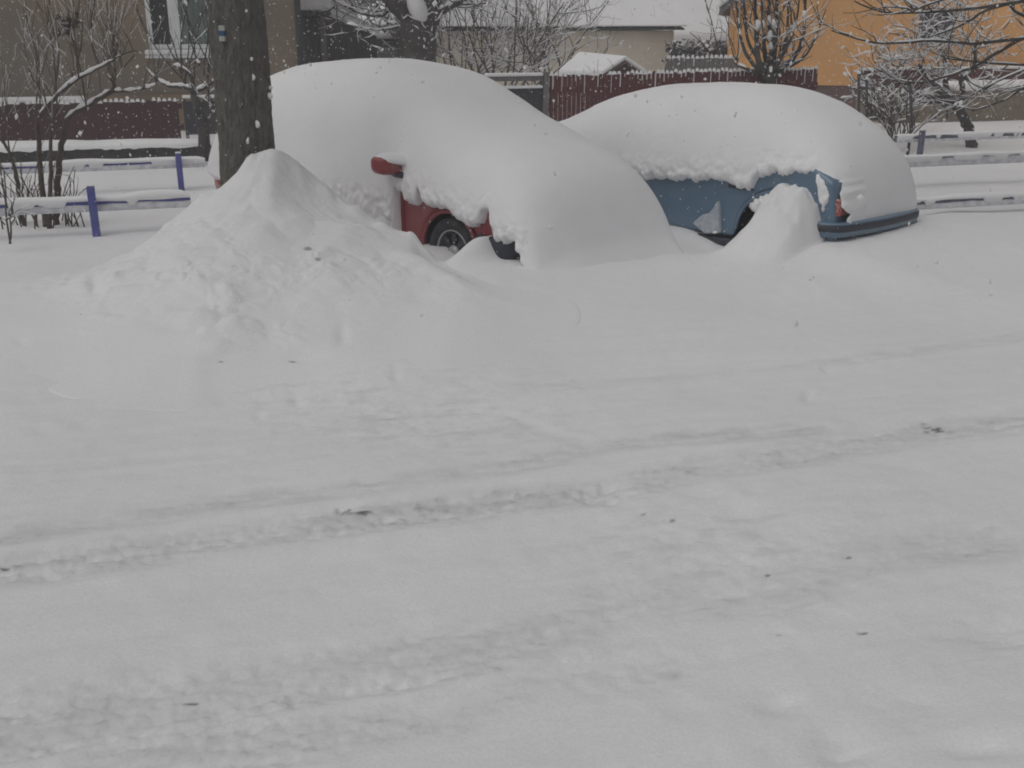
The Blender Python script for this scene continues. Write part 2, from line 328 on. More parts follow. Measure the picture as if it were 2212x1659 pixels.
# ------------------------------------------------------------------ ploughed snow pile at the tree
TREE_Y = 8.25
ridge_px = [(205, 560, 7.7), (300, 505, 7.8), (420, 432, 7.9), (500, 388, 7.95), (545, 348, 8.0), (590, 338, 8.0), (640, 358, 8.15), (690, 388, 8.2), (720, 410, 8.2), (760, 440, 8.15), (800, 466, 8.1), (850, 496, 8.0), (905, 516, 7.9), (940, 548, 7.75), (1000, 580, 7.4)]
RID = np.array([atY(a, b, c) for a, b, c in ridge_px]); RID[5:13, 2] += .03
def pile_h(x, y):
    k = np.ones(5) / 5
    gx = np.linspace(-4.6, .9, 240); yr = np.interp(gx, RID[:, 0], RID[:, 1]); zr_ = np.interp(gx, RID[:, 0], RID[:, 2])
    sm = lambda a: np.convolve(np.pad(a, 2, 'edge'), k, 'valid')
    yr, zr_ = sm(yr), sm(zr_)
    yr = np.interp(x, gx, yr); zr_ = np.interp(x, gx, zr_)
    base = G0(x, yr); h = np.maximum(zr_ - base, 0) * sstep(RID[0, 0] - 1.0, RID[0, 0] + .7, x) * sstep(RID[-1, 0] + .25, RID[-1, 0] - .35, x)
    kb = np.hanning(101); kb = kb / kb.sum(); hg = np.convolve(np.pad(np.maximum(np.interp(gx, RID[:, 0], RID[:, 2]) - .27, 0), 50, 'constant'), kb, 'valid'); hb_ = np.interp(x, gx, hg) * sstep(.75, -.35, x) * sstep(-4.5, -3.4, x)
    dy = yr - y; base = G0(x, y)
    mixk = sstep(-.05, .55, dy); he = h + (np.minimum(hb_ * 1.05, h + .35) - h) * mixk
    q = np.clip(dy / (1.95 + 1.6 * he), 0, 1)
    near_ = he * ((1 - q) ** 1.5 * .8 + .2 * (1 - sstep(0, 1, q)))
    far_ = h * (1 - sstep(0, 1, -dy / (.3 + .5 * h)))
    return base, np.where(dy > 0, near_, far_), h
px_ = np.linspace(-4.6, .9, 560); py_ = np.linspace(4.2, 9.6, 560)
XX, YY = np.meshgrid(px_, py_, indexing='ij'); xf, yf = XX.ravel(), YY.ravel()
base, ph, hraw = pile_h(xf + .10 * fbm(xf * 1.5, yf * 1.5, 71, 2), yf + .12 * fbm(xf * 1.7, yf * 1.7, 72, 2))
base = G0(xf, yf)
amp = .66 * sstep(.03, .24, ph)
wx, wy = xf + .08 * fbm(xf * 5, yf * 5, 5, 2), yf + .08 * fbm(xf * 5, yf * 5, 6, 2)
cl = np.clip(.62 - worley(wx * 3.3, wy * 3.3, 7), 0, 1) * .20 * sstep(-.15, .25, fbm(xf * 1.6, yf * 1.6, 15, 2)) + np.clip(.55 - worley(wx * 8, wy * 8, 8), 0, 1) * .11 * sstep(-.15, .3, fbm(xf * 2.4, yf * 2.4, 16, 2)) + np.clip(.5 - worley(wx * 15, wy * 15, 9), 0, 1) * .05 * sstep(.0, .4, fbm(xf * 1.9, yf * 1.9, 17, 2))
lump = cl + .06 * fbm(xf * 2.0, yf * 2.0, 9, 3) + .005 * fbm(xf * 12, yf * 12, 10, 3) - .02
chunk = sstep(.1, .6, fbm(xf * .9, yf * .9, 14, 2) + .35)
zf = base - .014 - .25 * (1 - sstep(0, .012, ph)) + ph + amp * lump * (.35 + .65 * chunk)
for a_, b_, c_, r_, h_ in [(556, 345, 8.0, .10, .09), (600, 352, 8.02, .12, .05), (530, 372, 7.95, .07, .05), (650, 372, 8.1, .09, .05), (705, 404, 8.15, .08, .04), (770, 450, 8.1, .07, .04), (828, 486, 8.0, .07, .035), (892, 512, 7.9, .07, .04), (925, 535, 7.8, .06, .04), (500, 395, 7.95, .09, .04), (440, 425, 7.9, .09, .04)]:
    p_ = atY(a_, b_, c_); zf += h_ * np.exp(-((xf - p_[0]) ** 2 + (yf - p_[1]) ** 2) / r_ ** 2) * (1 + .4 * fbm(xf * 9, yf * 9, 18, 2))
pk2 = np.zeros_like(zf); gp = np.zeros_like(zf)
pxs, pys = pix_arrays(xf, yf, zf); sn = fbm(xf * 16, yf * 30, 62, 3)
for a, b, ra, rb, dep in BLOBS:
    zf -= .45 * dep * np.exp(-((pxs - a) / ra) ** 2 - ((pys - b) / rb) ** 2)
for a, b, ra, rb in PIT_SHADE:
    if b < 830: gp = np.maximum(gp, .6 * sstep(.45, .8, np.exp(-(((pxs - a) / ra) ** 2 + ((pys - b) / rb) ** 2)) + .5 * sn))  # painted pit shadows on the pile too
pile = grid_obj('snow_pile', np.stack([xf, yf, zf], 1), 560, 560, GS, attrs=dict(packed_shade=pk2, grit_pit_shade=gp))
tag(pile, 'lumpy ploughed snow pile heaped against the thick trunk and the red car', 'snow pile')

# ------------------------------------------------------------------ cars
def spline(pts, n):
    P = np.array(pts, float); k = len(P); P2 = np.vstack([2 * P[0] - P[1], P, 2 * P[-1] - P[-2]]); out = []
    for i in range(1, k):
        a, b, c, d = P2[i - 1:i + 3]
        for t in np.linspace(0, 1, 24, endpoint=False):
            out.append(.5 * (2 * b + (c - a) * t + (2 * a - 5 * b + 4 * c - d) * t * t + (3 * b - a - 3 * c + d) * t ** 3))
    out.append(P[-1]); out = np.array(out); L = np.concatenate([[0], np.cumsum(np.linalg.norm(np.diff(out, axis=0), axis=1))])
    s = np.linspace(0, L[-1], n); return np.stack([np.interp(s, L, out[:, j]) for j in range(out.shape[1])], 1)
def snow_shell(name, parent, prof, wid, edge_near, edge_far, x0, x1, th, seed, lumpy, expo=2.7, corner=9., tight=None):
    nu, nv = 460, 75
    P = spline(prof, nu); xs, zt = P[:, 0], P[:, 1]
    hl = (x1 - x0) / 2; xc = (x0 + x1) / 2
    cap = np.clip(1 - np.abs((xs - xc) / hl) ** corner, 0.02, 1) ** (1 / corner)
    hw = (wid / 2 + th) * cap
    def edge(pts, sd, smooth=False):
        if smooth:
            e = np.interp(xs, [p[0] for p in pts], [p[1] for p in pts]); k = np.ones(61) / 61
            e = np.convolve(np.pad(e, 30, 'edge'), k, 'valid'); return np.minimum(np.minimum(e, .5), zt - .03)
        e = np.interp(xs, [p[0] for p in pts], [p[1] for p in pts])
        j = .022 * fbm(xs * 9, xs * 0 + sd, sd, 3) + .014 * vnoise(xs * 45, xs * 0 + sd, sd + 9) + .008 * vnoise(xs * 80, xs * 0 + sd, sd + 11)
        return np.minimum(e + j, zt - .03)
    rows = []
    for sgn, e, es in ((-1, edge(edge_near, seed), edge(edge_near, seed, True)), (1, edge(edge_far, seed + 3), edge(edge_far, seed + 3, True))):
        th_ = np.linspace(0, 1, nv)[None, :] ** 1.0
        zc = e[:, None] + (zt - e)[:, None] * np.sin(th_ * np.pi / 2) ** 1.25
        tt = np.clip((zc - es[:, None]) / (zt - es)[:, None], 0, 1)
        yc = hw[:, None] * np.clip(1 - tt ** expo, 0, 1) ** (1 / expo)
        # tuck the lower lip under and back to the paint
        lip = np.clip((zc - e[:, None]) / .065, 0, 1); yc = yc - (th + .06) * (1 - np.sqrt(1 - (1 - lip) ** 2))
        V = np.stack([np.repeat(xs[:, None], nv, 1), wid / 2 + sgn * yc, zc], -1)
        rows.append(V if sgn < 0 else V[:, ::-1][:, 1:])
    V = np.concatenate(rows, 1); n2 = V.shape[1]
    for _ in range(3):                                   # soften along the car
        V[1:-1, 6:-6] = .25 * V[:-2, 6:-6] + .5 * V[1:-1, 6:-6] + .25 * V[2:, 6:-6]
    du = np.gradient(V, axis=0); dv = np.gradient(V, axis=1); N = np.cross(dv, du); N /= np.linalg.norm(N, axis=2)[..., None] + 1e-9
    if N[nu // 2, nv, 2] < 0: N = -N
    a, b = V[..., 0], V[..., 2] + .8 * V[..., 1]
    hgt = V[..., 2]
    disp = .016 * fbm(a * 1.3, b * 1.3, seed + 20, 3) + .004 * fbm(a * 7, b * 7, seed + 21, 4)
    low = sstep(.0, -.15, a) * sstep(.32, .0, hgt - np.interp(a, xs[np.argsort(xs)], np.convolve(np.pad(np.interp(np.sort(xs), [p[0] for p in edge_near], [p[1] for p in edge_near]), 10, 'edge'), np.ones(21) / 21, 'valid')))
    disp = disp + low * (.024 * (.5 - worley(a * 9, hgt * 9, seed + 50)) + .016 * (.5 - worley(a * 22, hgt * 22, seed + 52)) + .012 * fbm(a * 20, hgt * 20, seed + 51, 3))
    lp = np.zeros_like(a)
    for (xa, xb, za, zb, am) in lumpy:
        w = sstep(xa - .08, xa + .05, a) * sstep(xb + .08, xb - .05, a) * sstep(zb + .1, zb - .05, hgt) * (V[..., 1] < wid * .3)
        lp = np.maximum(lp, am * w)
    disp = disp + lp * ((.45 - worley(a * 13, hgt * 13, seed + 2)) * 1.0 + .5 * fbm(a * 28, hgt * 28, seed + 31, 3))
    ed = np.minimum(np.arange(n2), n2 - 1 - np.arange(n2))[None, :]
    rim = np.exp(-(ed / 9.) ** 2); disp = disp + rim * .012 * fbm(a * 16, b * 16 , seed + 40, 3) * (ed > 0)
    if tight: disp = disp - tight(a, V[..., 1], hgt)
    V = V + N * disp[..., None]
    return grid_obj(name, V.reshape(-1, 3), nu, n2, SNOW, parent, local=True)

def side_outline(pts, arches, z0, z1):
    """closed lower-body outline with wheel-arch cutouts; pts = top edge from front to back"""
    out = []
    x_lo, x_hi = pts[0][0], pts[-1][0]
    out += [(x_lo, z0)]
    for cx, cz, r in sorted(arches):
        a0 = math.asin(max(-1, min(1, (z0 - cz) / r)))
        for k in range(17):
            a = math.pi - a0 - (math.pi - 2 * a0) * k / 16
            out.append((cx + r * math.cos(a), cz + r * math.sin(a)))
    out += [(x_hi, z0)] + list(reversed(pts))
    return out
def wheel(parent, x, z, y, r, name='wheel', face=-1):
    e = empty(name, (x, y, z)); e.parent = parent
    fn = lambda a, b, c: (a, face * c, b)
    t = LB(); t.lathe([(r * .64, .02), (r * .72, .075), (r * .93, .085), (r, .06), (r, -.06), (r * .93, -.085), (r * .64, -.08)], 36, fn); t.build('tyre', RUBBER, e, True)
    m = LB(); m.lathe([(r * .66, .03), (r * .66, .055), (r * .60, .06), (r * .57, .03), (r * .5, .012), (r * .22, .03), (r * .2, .05), (.001, .052)], 36, fn); ro = m.build('rim', STEEL, e, True)
    l = LB(); l.lathe([(r * .665, .05), (r * .675, .064), (r * .64, .068), (r * .625, .058)], 40, fn); l.build('rim_lip', SILVER, ro, True)
    for k in range(8):
        a = k * math.pi / 4; ca, sa = math.cos(a), math.sin(a); w = .022
        h = LB(); q = []
        for (rr, ww, cc) in ((r * .24, w * .7, .034), (r * .55, w, .036)):
            q += [(rr * ca - ww * sa, rr * sa + ww * ca, cc), (rr * ca + ww * sa, rr * sa - ww * ca, cc)]
        h.hexa([fn(*p[:2], .02) for p in (q[0], q[1], q[3], q[2])] + [fn(p[0], p[1], p[2] + .012) for p in (q[0], q[1], q[3], q[2])])
        h.build('spoke', STEEL, ro)
    h = LB(); h.lathe([(r * .22, .045), (r * .2, .066), (r * .1, .074), (.001, .075)], 24, fn); h.build('hubcap', SILVER, ro, True)
    return e

def bumper_bar(x_side, W_, xe, z0, z1, proud, r=.14, sag=0., bulge=0.):
    """plan path hugging one end of the car: near side, rounded corner, end face, far corner"""
    path = [(x_side, -proud)]
    for k in range(9):
        a = -math.pi / 2 + k * math.pi / 16; path.append((xe - r + (r + proud) * math.cos(a), r + (r + proud) * math.sin(a)))
    for k in range(9):
        a = k * math.pi / 16; path.append((xe - r + (r + proud) * math.cos(a), W_ - r + (r + proud) * math.sin(a)))
    path.append((x_side, W_ + proud))
    path = path[:10] + [(path[9][0], path[9][1] + (path[10][1] - path[9][1]) * k / 12) for k in range(1, 12)] + path[10:]
    sec = [(0, z0), (0, z1), (.02, z1 + .012), (.10, z1 + .012), (.10, z0 - .012), (.02, z0 - .012)]
    m = LB(); V = []; n = len(path); P = np.array(path)
    Tn = np.gradient(P, axis=0); Tn /= np.linalg.norm(Tn, axis=1)[:, None]; Nn = np.stack([-Tn[:, 1], Tn[:, 0]], 1)  # inward
    for i in range(n):
        for d, z in sec: V.append((P[i, 0] + Nn[i, 0] * d + bulge * math.sin(math.pi * min(1, max(0, P[i, 1] / W_))), P[i, 1] + Nn[i, 1] * d, z - sag * P[i, 1] / W_))
    k = len(sec)
    m.add(V, [(i * k + j, (i + 1) * k + j, (i + 1) * k + (j + 1) % k, i * k + (j + 1) % k) for i in range(n - 1) for j in range(k)] + [tuple(range(k)), tuple(reversed(range((n - 1) * k, n * k)))])
    return m

def car_empty(name, P, label): return empty(name, (P[0], P[1], 0.), -CARYAW, label, 'car')
def body_mesh(parent, m, pts, arches, z0, W_, cabin):
    b = LB(); b.prism(side_outline(pts, arches, z0, 0), lambda u, v, y: (u, y, v), .035, W_ - .14)
    o = b.build('body', m, parent, bevel=.05, seg=4)
    c = LB(); c.hexa([(cabin[0], .05, cabin[4]), (cabin[3], .05, cabin[4]), (cabin[3], W_ - .05, cabin[4]), (cabin[0], W_ - .05, cabin[4]),
                     (cabin[1], .24, cabin[5]), (cabin[2], .24, cabin[5]), (cabin[2], W_ - .24, cabin[5]), (cabin[1], W_ - .24, cabin[5])])
    c.build('cabin', m, parent, bevel=.08, seg=3)
    return o
def arch_lip(parent, cx, cz, r, m, y=.0):
    l = LB(); pts = [(cx + r * math.cos(a), y, cz + r * math.sin(a)) for a in np.linspace(-.15, math.pi + .15, 30)]
    l.tube(pts, .017, 8); l.build('arch_lip', m, parent, True)

# --- red hatchback, nose towards the road
LR, WR = 4.3, 1.70
red = car_empty('parked_car', RED_P, 'dark red car buried in snow, its front wheel and wing mirror showing')
body_mesh(red, REDP, [(-LR, .86), (-LR + .2, .98), (-1.3, .98), (-.6, .93), (-.12, .80), (-.05, .60)], [(-.66, .27, .335), (-3.5, .27, .335)], .2, WR, (-4.2, -3.7, -2.0, -1.1, .95, 1.42))
arch_lip(red, -.66, .27, .335, REDP, .032)
ag = LB(); ag.lathe([(.33, .0), (.33, -.5)], 36, lambda a, b, c: (-.66 + a, .06 - c, .27 + b)); ag.build('arch_liner', BLACKP, red, True)
for xx in (-.66, -3.5):
    wheel(red, xx, .265, .125, .285); wheel(red, xx, .265, WR - .125, .285, face=1)
dp = LB(); dp.prism([(-2.25, .28), (-1.27, .28), (-1.235, .42), (-1.235, .9), (-2.25, .9)], lambda u, v, y: (u, y, v), .020, .04); dpo = dp.build('door', REDP, red, bevel=.008)
ml = LB(); ml.box(-2.22, -1.3, .002, .022, .60, .66); ml.build('door_moulding', BLACKP, dpo, bevel=.006)
bp_ = bumper_bar(-.30, WR, .06, .30, .465, .02); bp_.build('front_bumper', BLACKP, red, True)
hl_ = LB(); hl_.prism([(-.22, .62), (-.03, .60), (-.02, .70), (-.2, .76)], lambda u, v, y: (u, y, v), .1, .45); hl_.build('headlight', GLASSM, red, bevel=.02)
tl = LB(); tl.prism([(-LR - .01, .42), (-LR + .10, .42), (-LR + .10, .60), (-LR - .01, .57)], lambda u, v, y: (u, y, v), .015, .22); tl.build('tail_light', REDLENS, red, bevel=.02)
# wing mirror: tapered rounded shell on a black foot, sticking out from the near side
mk = LB(); secs = []
for s_ in np.linspace(0, 1, 12):
    a = s_; wx = (.055 + .03 * math.sin(a * 2.6)) * (1 - max(0, a - .85) * 4) ; hz = (.036 + .034 * min(1, a * 1.6)) * (1 - max(0, a - .85) * 3.2)
    yy = -.04 - .21 * a; xx = -1.20 - .06 * a; z_ = .895 + .055 * a
    secs.append([(xx + wx * np.sign(math.cos(t)) * abs(math.cos(t)) ** .6, yy, z_ + hz * np.sign(math.sin(t)) * abs(math.sin(t)) ** .7) for t in np.linspace(0, 2 * math.pi, 16, endpoint=False)])
mk.add([p for s_ in secs for p in s_], [(i * 16 + j, i * 16 + (j + 1) % 16, (i + 1) * 16 + (j + 1) % 16, (i + 1) * 16 + j) for i in range(11) for j in range(16)] + [tuple(range(16)), tuple(range(176, 192))])
mi = mk.build('wing_mirror', REDP, red, True)
mf = LB(); mf.hexa([(-1.24, .0, .80), (-1.13, .0, .80), (-1.13, .05, .82), (-1.23, .05, .82), (-1.25, -.11, .865), (-1.13, -.11, .865), (-1.12, .06, .90), (-1.25, .06, .90)]); mf.build('mirror_foot', BLACKP, mi, bevel=.01)
ms = LB(); ss_ = []
for s_ in np.linspace(0, 1, 10):
    yy = .05 - .28 * s_; xx = -1.18 - .07 * s_; hh = .075 * (1 - s_ ** 3) ** .5 + .01; ww = .085 * (1 - s_ ** 4) ** .5 + .01; zb = .928 + .055 * s_
    ss_.append([(xx + ww * math.cos(t), yy, zb + (hh if math.sin(t) > 0 else .015) * math.sin(t)) for t in np.linspace(0, 2 * math.pi, 14, endpoint=False)])
ms.add([p for s_ in ss_ for p in s_], [(i * 14 + j, i * 14 + (j + 1) % 14, (i + 1) * 14 + (j + 1) % 14, (i + 1) * 14 + j) for i in range(9) for j in range(14)] + [tuple(range(14)), tuple(range(126, 140))])
ms.build('mirror_snow', SNOW, mi, True)
RED_PROF = [(-4.42, .40), (-4.46, .75), (-4.36, 1.08), (-4.05, 1.46), (-3.6, 1.63), (-3.0, 1.70), (-2.4, 1.715), (-1.9, 1.695), (-1.5, 1.63), (-1.15, 1.49), (-.8, 1.33), (-.4, 1.19), (-.05, 1.06), (.15, .92), (.27, .74), (.34, .56), (.41, .38), (.56, .19)]
RED_EDGE = [(-4.5, .54), (-4.1, .50), (-3.6, .42), (-2.3, .42), (-2.15, .40), (-1.27, .36), (-1.255, .73), (-1.14, .73), (-1.12, .62), (-.99, .62), (-.975, .73), (-.93, .72), (-.90, .64), (-.68, .635), (-.46, .57), (-.30, .515), (-.26, .55), (-.22, .65), (-.16, .69), (-.11, .63), (-.085, .47), (.02, .47), (.06, .50), (.14, .45), (.20, .34), (.28, .2), (.6, .12)]
snow_shell('snow_cover', red, RED_PROF, WR, RED_EDGE, [(-4.5, .4), (-.3, .35), (.1, .15), (.6, .12)], -4.50, .58, .06, 101, [(-2.3, -1.27, .3, .66, .05), (-.06, .22, .4, .58, .03)], corner=12)

# --- blue hatchback, tail towards the road
LBL, WB = 4.0, 1.56
blu = car_empty('parked_car', BLUE_P, 'steel blue car under a smooth snow blanket with its rear bumper and wheel arch exposed')
body_mesh(blu, BLUEP, [(-LBL, .72), (-LBL + .4, .84), (-2.6, .92), (-.2, .92), (.015, .80), (.035, .45)], [(-.50, .27, .40), (-3.2, .27, .35)], .22, WB, (-3.0, -2.3, -1.0, -.45, .9, 1.25))
arch_lip(blu, -.50, .27, .40, BLUEP, .034)
ag = LB(); ag.lathe([(.395, .0), (.395, -.5)], 36, lambda a, b, c: (-.50 + a, .06 - c, .27 + b)); ag.build('arch_liner', BLACKP, blu, True)
for xx in (-.47, -3.2):
    wheel(blu, xx, .255, .14, .275); wheel(blu, xx, .255, WB - .14, .275, face=1)
si = LB(); si.prism([(-2.7, .14), (-.94, .14), (-.86, .30), (-.80, .36), (-.72, .475), (-.66, .495), (-.74, .40), (-.86, .24), (-.93, .205), (-2.7, .205)], lambda u, v, y: (u, y, v), .005, .06); si.build('sill_trim', BLACKP, blu, bevel=.01)
dh = LB(); dh.box(-1.0, -.74, .018, .05, .655, .705); dho = dh.build('door_handle', BLACKP, blu, bevel=.012, seg=3)
dg = LB(); dg.box(-.885, -.865, .0, .028, .65, .70); dg.build('handle_grip', BLACKP, dho, bevel=.004)
bm_ = bumper_bar(-.13, WB, .07, .365, .465, .035, sag=.05, bulge=.06); bo = bm_.build('rear_bumper', BLUEP, blu, True)
bs = bumper_bar(-.12, WB, .07, .405, .455, .044, sag=.05, bulge=.06); bs.build('bumper_strip', BLACKP, bo, True)
tl = LB(); tl.prism([(-.05, .52), (.056, .52), (.05, .66), (-.04, .68)], lambda u, v, y: (u, y, v), .075, .36); tl.build('tail_light', REDLENS, blu, bevel=.015)
BLU_PROF = [(-4.2, .35), (-4.18, .62), (-4.0, .86), (-3.6, 1.0), (-3.2, 1.14), (-2.8, 1.31), (-2.35, 1.43), (-1.8, 1.49), (-1.3, 1.505), (-.95, 1.48), (-.62, 1.40), (-.36, 1.28), (-.14, 1.13), (-.01, .96), (.06, .78), (.09, .62), (.11, .44)]
BLU_EDGE = [(-4.3, .5), (-2.2, .64), (-1.71, .66), (-1.34, .68), (-1.15, .72), (-.97, .70), (-.85, .665), (-.75, .69), (-.71, .79), (-.66, .825), (-.40, .83), (-.24, .845), (-.17, .81), (-.13, .76), (-.11, .62), (-.06, .53), (-.035, .58), (-.01, .75), (.005, .77), (.02, .73), (.05, .62), (.085, .53), (.12, .475), (.2, .44)]
snow_shell('snow_cover', blu, BLU_PROF, WB, BLU_EDGE, [(-4.3, .4), (.2, .42)], -4.24, .14, .05, 202, [(-.08, .16, .40, .80, .022)], corner=10)
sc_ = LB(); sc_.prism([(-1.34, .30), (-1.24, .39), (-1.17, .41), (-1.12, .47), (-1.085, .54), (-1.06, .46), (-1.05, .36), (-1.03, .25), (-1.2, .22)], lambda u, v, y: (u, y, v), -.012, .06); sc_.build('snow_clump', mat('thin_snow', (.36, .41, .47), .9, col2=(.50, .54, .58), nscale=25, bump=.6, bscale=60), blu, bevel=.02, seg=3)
nA, nB = 60, 40; V = []
for i in range(nA):
    for j in range(nB):
        a = math.pi * (-.05 + .83 * i / (nA - 1)); fr = j / (nB - 1); rr = .40 * fr ** .7 * (.97 + .03 * math.sin(i * 1.7))
        x_0, z_0 = -.50 + rr * math.cos(a), .27 + rr * math.sin(a)
        edge_ = min(1, (1 - fr) * 5) ** .5 * min(1, (nA - 1 - i) / 9) ** .5
        V.append((x_0, .05 - .085 * edge_ + .035 * float(fbm(x_0 * 16, z_0 * 16, 4, 3)) * edge_ + .03 * (float(worley(np.array([x_0 * 11]), np.array([z_0 * 11]), 3)[0]) - .4) * edge_, z_0))
V = np.array(V)
grid_obj('packed_arch_snow', V, nA, nB, SNOW, blu, local=True)

# ------------------------------------------------------------------ trees
def poly(pts, n=10):
    return spline(pts, n)
def snow_on(mb, pts, rad, rng, thick, nside=5, cover=.8):
    P = np.asarray(pts, float); R = np.broadcast_to(np.asarray(rad, float), (len(P),))
    T_ = np.gradient(P, axis=0); hz = np.hypot(T_[:, 0], T_[:, 1]) / (np.linalg.norm(T_, axis=1) + 1e-9)
    k = np.clip((hz - .35) / .5, 0, 1) * np.array([.4 + .7 * rng.random() if rng.random() < cover else .08 for _ in P])
    k[0] *= .5; k[-1] *= .3
    rs = np.maximum((R * .55 + thick) * k, .0015)
    Q = P.copy(); Q[:, 2] += R * .75 + rs * .35 - (k < .2) * (R * .5)
    mb.tube(Q, rs, nside, cap=False)
def grow(rng, p, d, L, r, lvl, out, up=.25, wig=.22, nch=(3, 5), ang=(.5, 1.), shrink=.62, n=6, curl=0.):
    p = np.array(p, float); d = np.array(d, float); d /= np.linalg.norm(d); P = [p]; st_ = L / (n - 1)
    for i in range(n - 1):
        d = d + np.array([rng.gauss(0, wig), rng.gauss(0, wig), rng.gauss(0, wig) + up * .3 + curl * i / n]); d /= np.linalg.norm(d); P.append(P[-1] + d * st_)
    P = np.array(P); out.append((P, np.linspace(r, r * .45, n), lvl))
    if lvl <= 0: return
    for c in range(rng.randint(*nch)):
        f = rng.uniform(.25, 1.); i = min(n - 2, int(f * (n - 1))); q = P[i] + (P[i + 1] - P[i]) * rng.random(); dd = P[i + 1] - P[i]; dd = dd / np.linalg.norm(dd)
        ax = np.array([rng.gauss(0, 1) for _ in range(3)]); ax -= dd * (ax @ dd); ax /= np.linalg.norm(ax) + 1e-9; a = rng.uniform(*ang)
        grow(rng, q, dd * math.cos(a) + ax * math.sin(a), L * shrink * rng.uniform(.7, 1.2), r * .45, lvl - 1, out, up, wig, nch, ang, shrink, n, curl)
def plant(name, loc, label, cat, limbs, bark, seed, twigs=(), snow=.008, group=None, tsides=4, cover=.8, trunk_name='trunk', twigmat=None, snow_trunk=True, limb_snow=None):
    """limbs: hand-placed (pts, r0, r1) ; twigs: grown (pts, radii, lvl)"""
    rng = random.Random(seed); e = empty(name, tuple(loc), 0, label, cat, group)
    tr = MB(); br = MB(); sn = MB()
    for i, (pts, r0, r1) in enumerate(limbs):
        P = poly(pts, max(8, 4 * len(pts))); R = np.linspace(r0, r1, len(P)); P = P + np.array([[rng.gauss(0, min(r1 * .25, .012)) for _ in range(3)] for _ in P])
        tr.tube(P, R, 8)
        if snow_trunk: snow_on(sn, P, R, rng, limb_snow or snow * 1.2, 6, .92 if limb_snow else cover)
    for P, R, lvl in twigs:
        br.tube(P, R, tsides if R[0] < .02 else 6, cap=False); snow_on(sn, P, R, rng, snow, 4, cover)
    if tr.v: tr.build(trunk_name, bark, e, True)
    if br.v: br.build('branches', twigmat or bark, e, True)
    if sn.v: sn.build('branch_snow', SNOW, e, True)
    return e
def pxl(pts, Y, jit=0., rng=rnd): return [atY(a, b, Y + rng.uniform(-jit, jit)) for a, b in pts]

# --- thick mossy trunk in the pile, with the painted trail blaze
tb = atY(541, 420, TREE_Y); tt_ = atY(512, 0, TREE_Y)
tree1 = empty('roadside_tree', (tb[0], tb[1], g0(tb[0], tb[1])), 0, 'thick mossy tree trunk with a white and blue trail blaze, rising from the snow pile', 'tree')
axis_d = (tt_ - tb) / (tt_[2] - tb[2])
def trunk_pt(z, th, extra=0.):
    c = tb + axis_d * (z - tb[2]); r = .207 - .010 * (z - tb[2]) + .012 * math.exp(-max(0, z - .6) * 2.2)
    r *= 1 + .06 * math.sin(3 * th + 1 + z) + .035 * math.sin(5 * th - 2 * z) + .02 * math.sin(9 * th + 4 * z)
    return np.array([c[0] + (r + extra) * math.cos(th), c[1] + (r + extra) * math.sin(th), z])
nz, na = 220, 150; V = []
for z in np.linspace(.15, 4.6, nz):
    for k in range(na): V.append(trunk_pt(z, 2 * math.pi * k / na))
V = np.array(V); thv = np.tile(np.arange(na) * 2 * math.pi / na, nz)
rg_ = 1 - np.abs(fbm(thv * 5.0 + .6 * np.sin(V[:, 2] * 3), V[:, 2] * 1.6, 19, 3)) * 2
dsp = .010 * fbm(np.cos(thv) * 5 + 9, V[:, 2] * 3.2 + np.sin(thv) * 5, 5, 4) + .012 * (rg_ - .6) + .006 * fbm(thv * 14, V[:, 2] * 16, 20, 3)
V[:, 0] += np.cos(thv) * dsp; V[:, 1] += np.sin(thv) * dsp
m = MB(); m.add(V, [(i * na + j, i * na + (j + 1) % na, (i + 1) * na + (j + 1) % na, (i + 1) * na + j) for i in range(nz - 1) for j in range(na)]); m.build('trunk', BARK, tree1, True)
br = MB(); sn = MB(); rr = random.Random(4); out = []
top = tb + axis_d * (4.5 - tb[2])
for k in range(6):
    a = k * 1.05; grow(rr, top + np.array([0, 0, -.15 * k]), (math.cos(a), math.sin(a), .9), 1.6, .09, 2, out)
for P, R, l in out: br.tube(P, R, 6)
br.build('crown', DBARK, tree1, True)
def on_trunk(px, py):                                     # angle and height of a traced point on the trunk
    q = atY(px, py, TREE_Y - .2); c = tb + axis_d * (q[2] - tb[2]); dx = (q[0] - c[0]) / .2
    return -math.acos(max(-.97, min(.97, dx))), q[2]
mk_root = MB()
(tha, z_top), (thb, z_bot) = on_trunk(474, 55), on_trunk(483, 89)
thl, thr_ = on_trunk(474, 72)[0], on_trunk(485, 72)[0]
def band(mb, za, zb):
    n = 8; vs = []
    for z in (za, zb):
        for k in range(n): vs.append(trunk_pt(z, thl + (thr_ - thl) * k / (n - 1), .022))
        for k in range(n): vs.append(trunk_pt(z, thl + (thr_ - thl) * k / (n - 1), .0))
    f = []
    for k in range(n - 1): f += [(k, k + 1, 2 * n + k + 1, 2 * n + k), (k, n + k, n + k + 1, k + 1), (2 * n + k, 2 * n + k + 1, 3 * n + k + 1, 3 * n + k)]
    f += [(0, 2 * n, 3 * n, n), (n - 1, 2 * n - 1, 4 * n - 1, 3 * n - 1)]
    mb.add(vs, f)
hb = (z_top - z_bot) / 3
b1 = MB(); band(b1, z_bot, z_bot + hb * .99); b1.build('blaze_stripe', MWHITE, tree1)
b1 = MB(); band(b1, z_bot + 2 * hb, z_top); b1.build('blaze_stripe', MWHITE, tree1)
b2 = MB(); band(b2, z_bot + hb, z_bot + hb * 1.99); b2.build('blaze_stripe', MBLUE, tree1)['label'] = 'blue middle stripe of the trail blaze'
rr = random.Random(12)
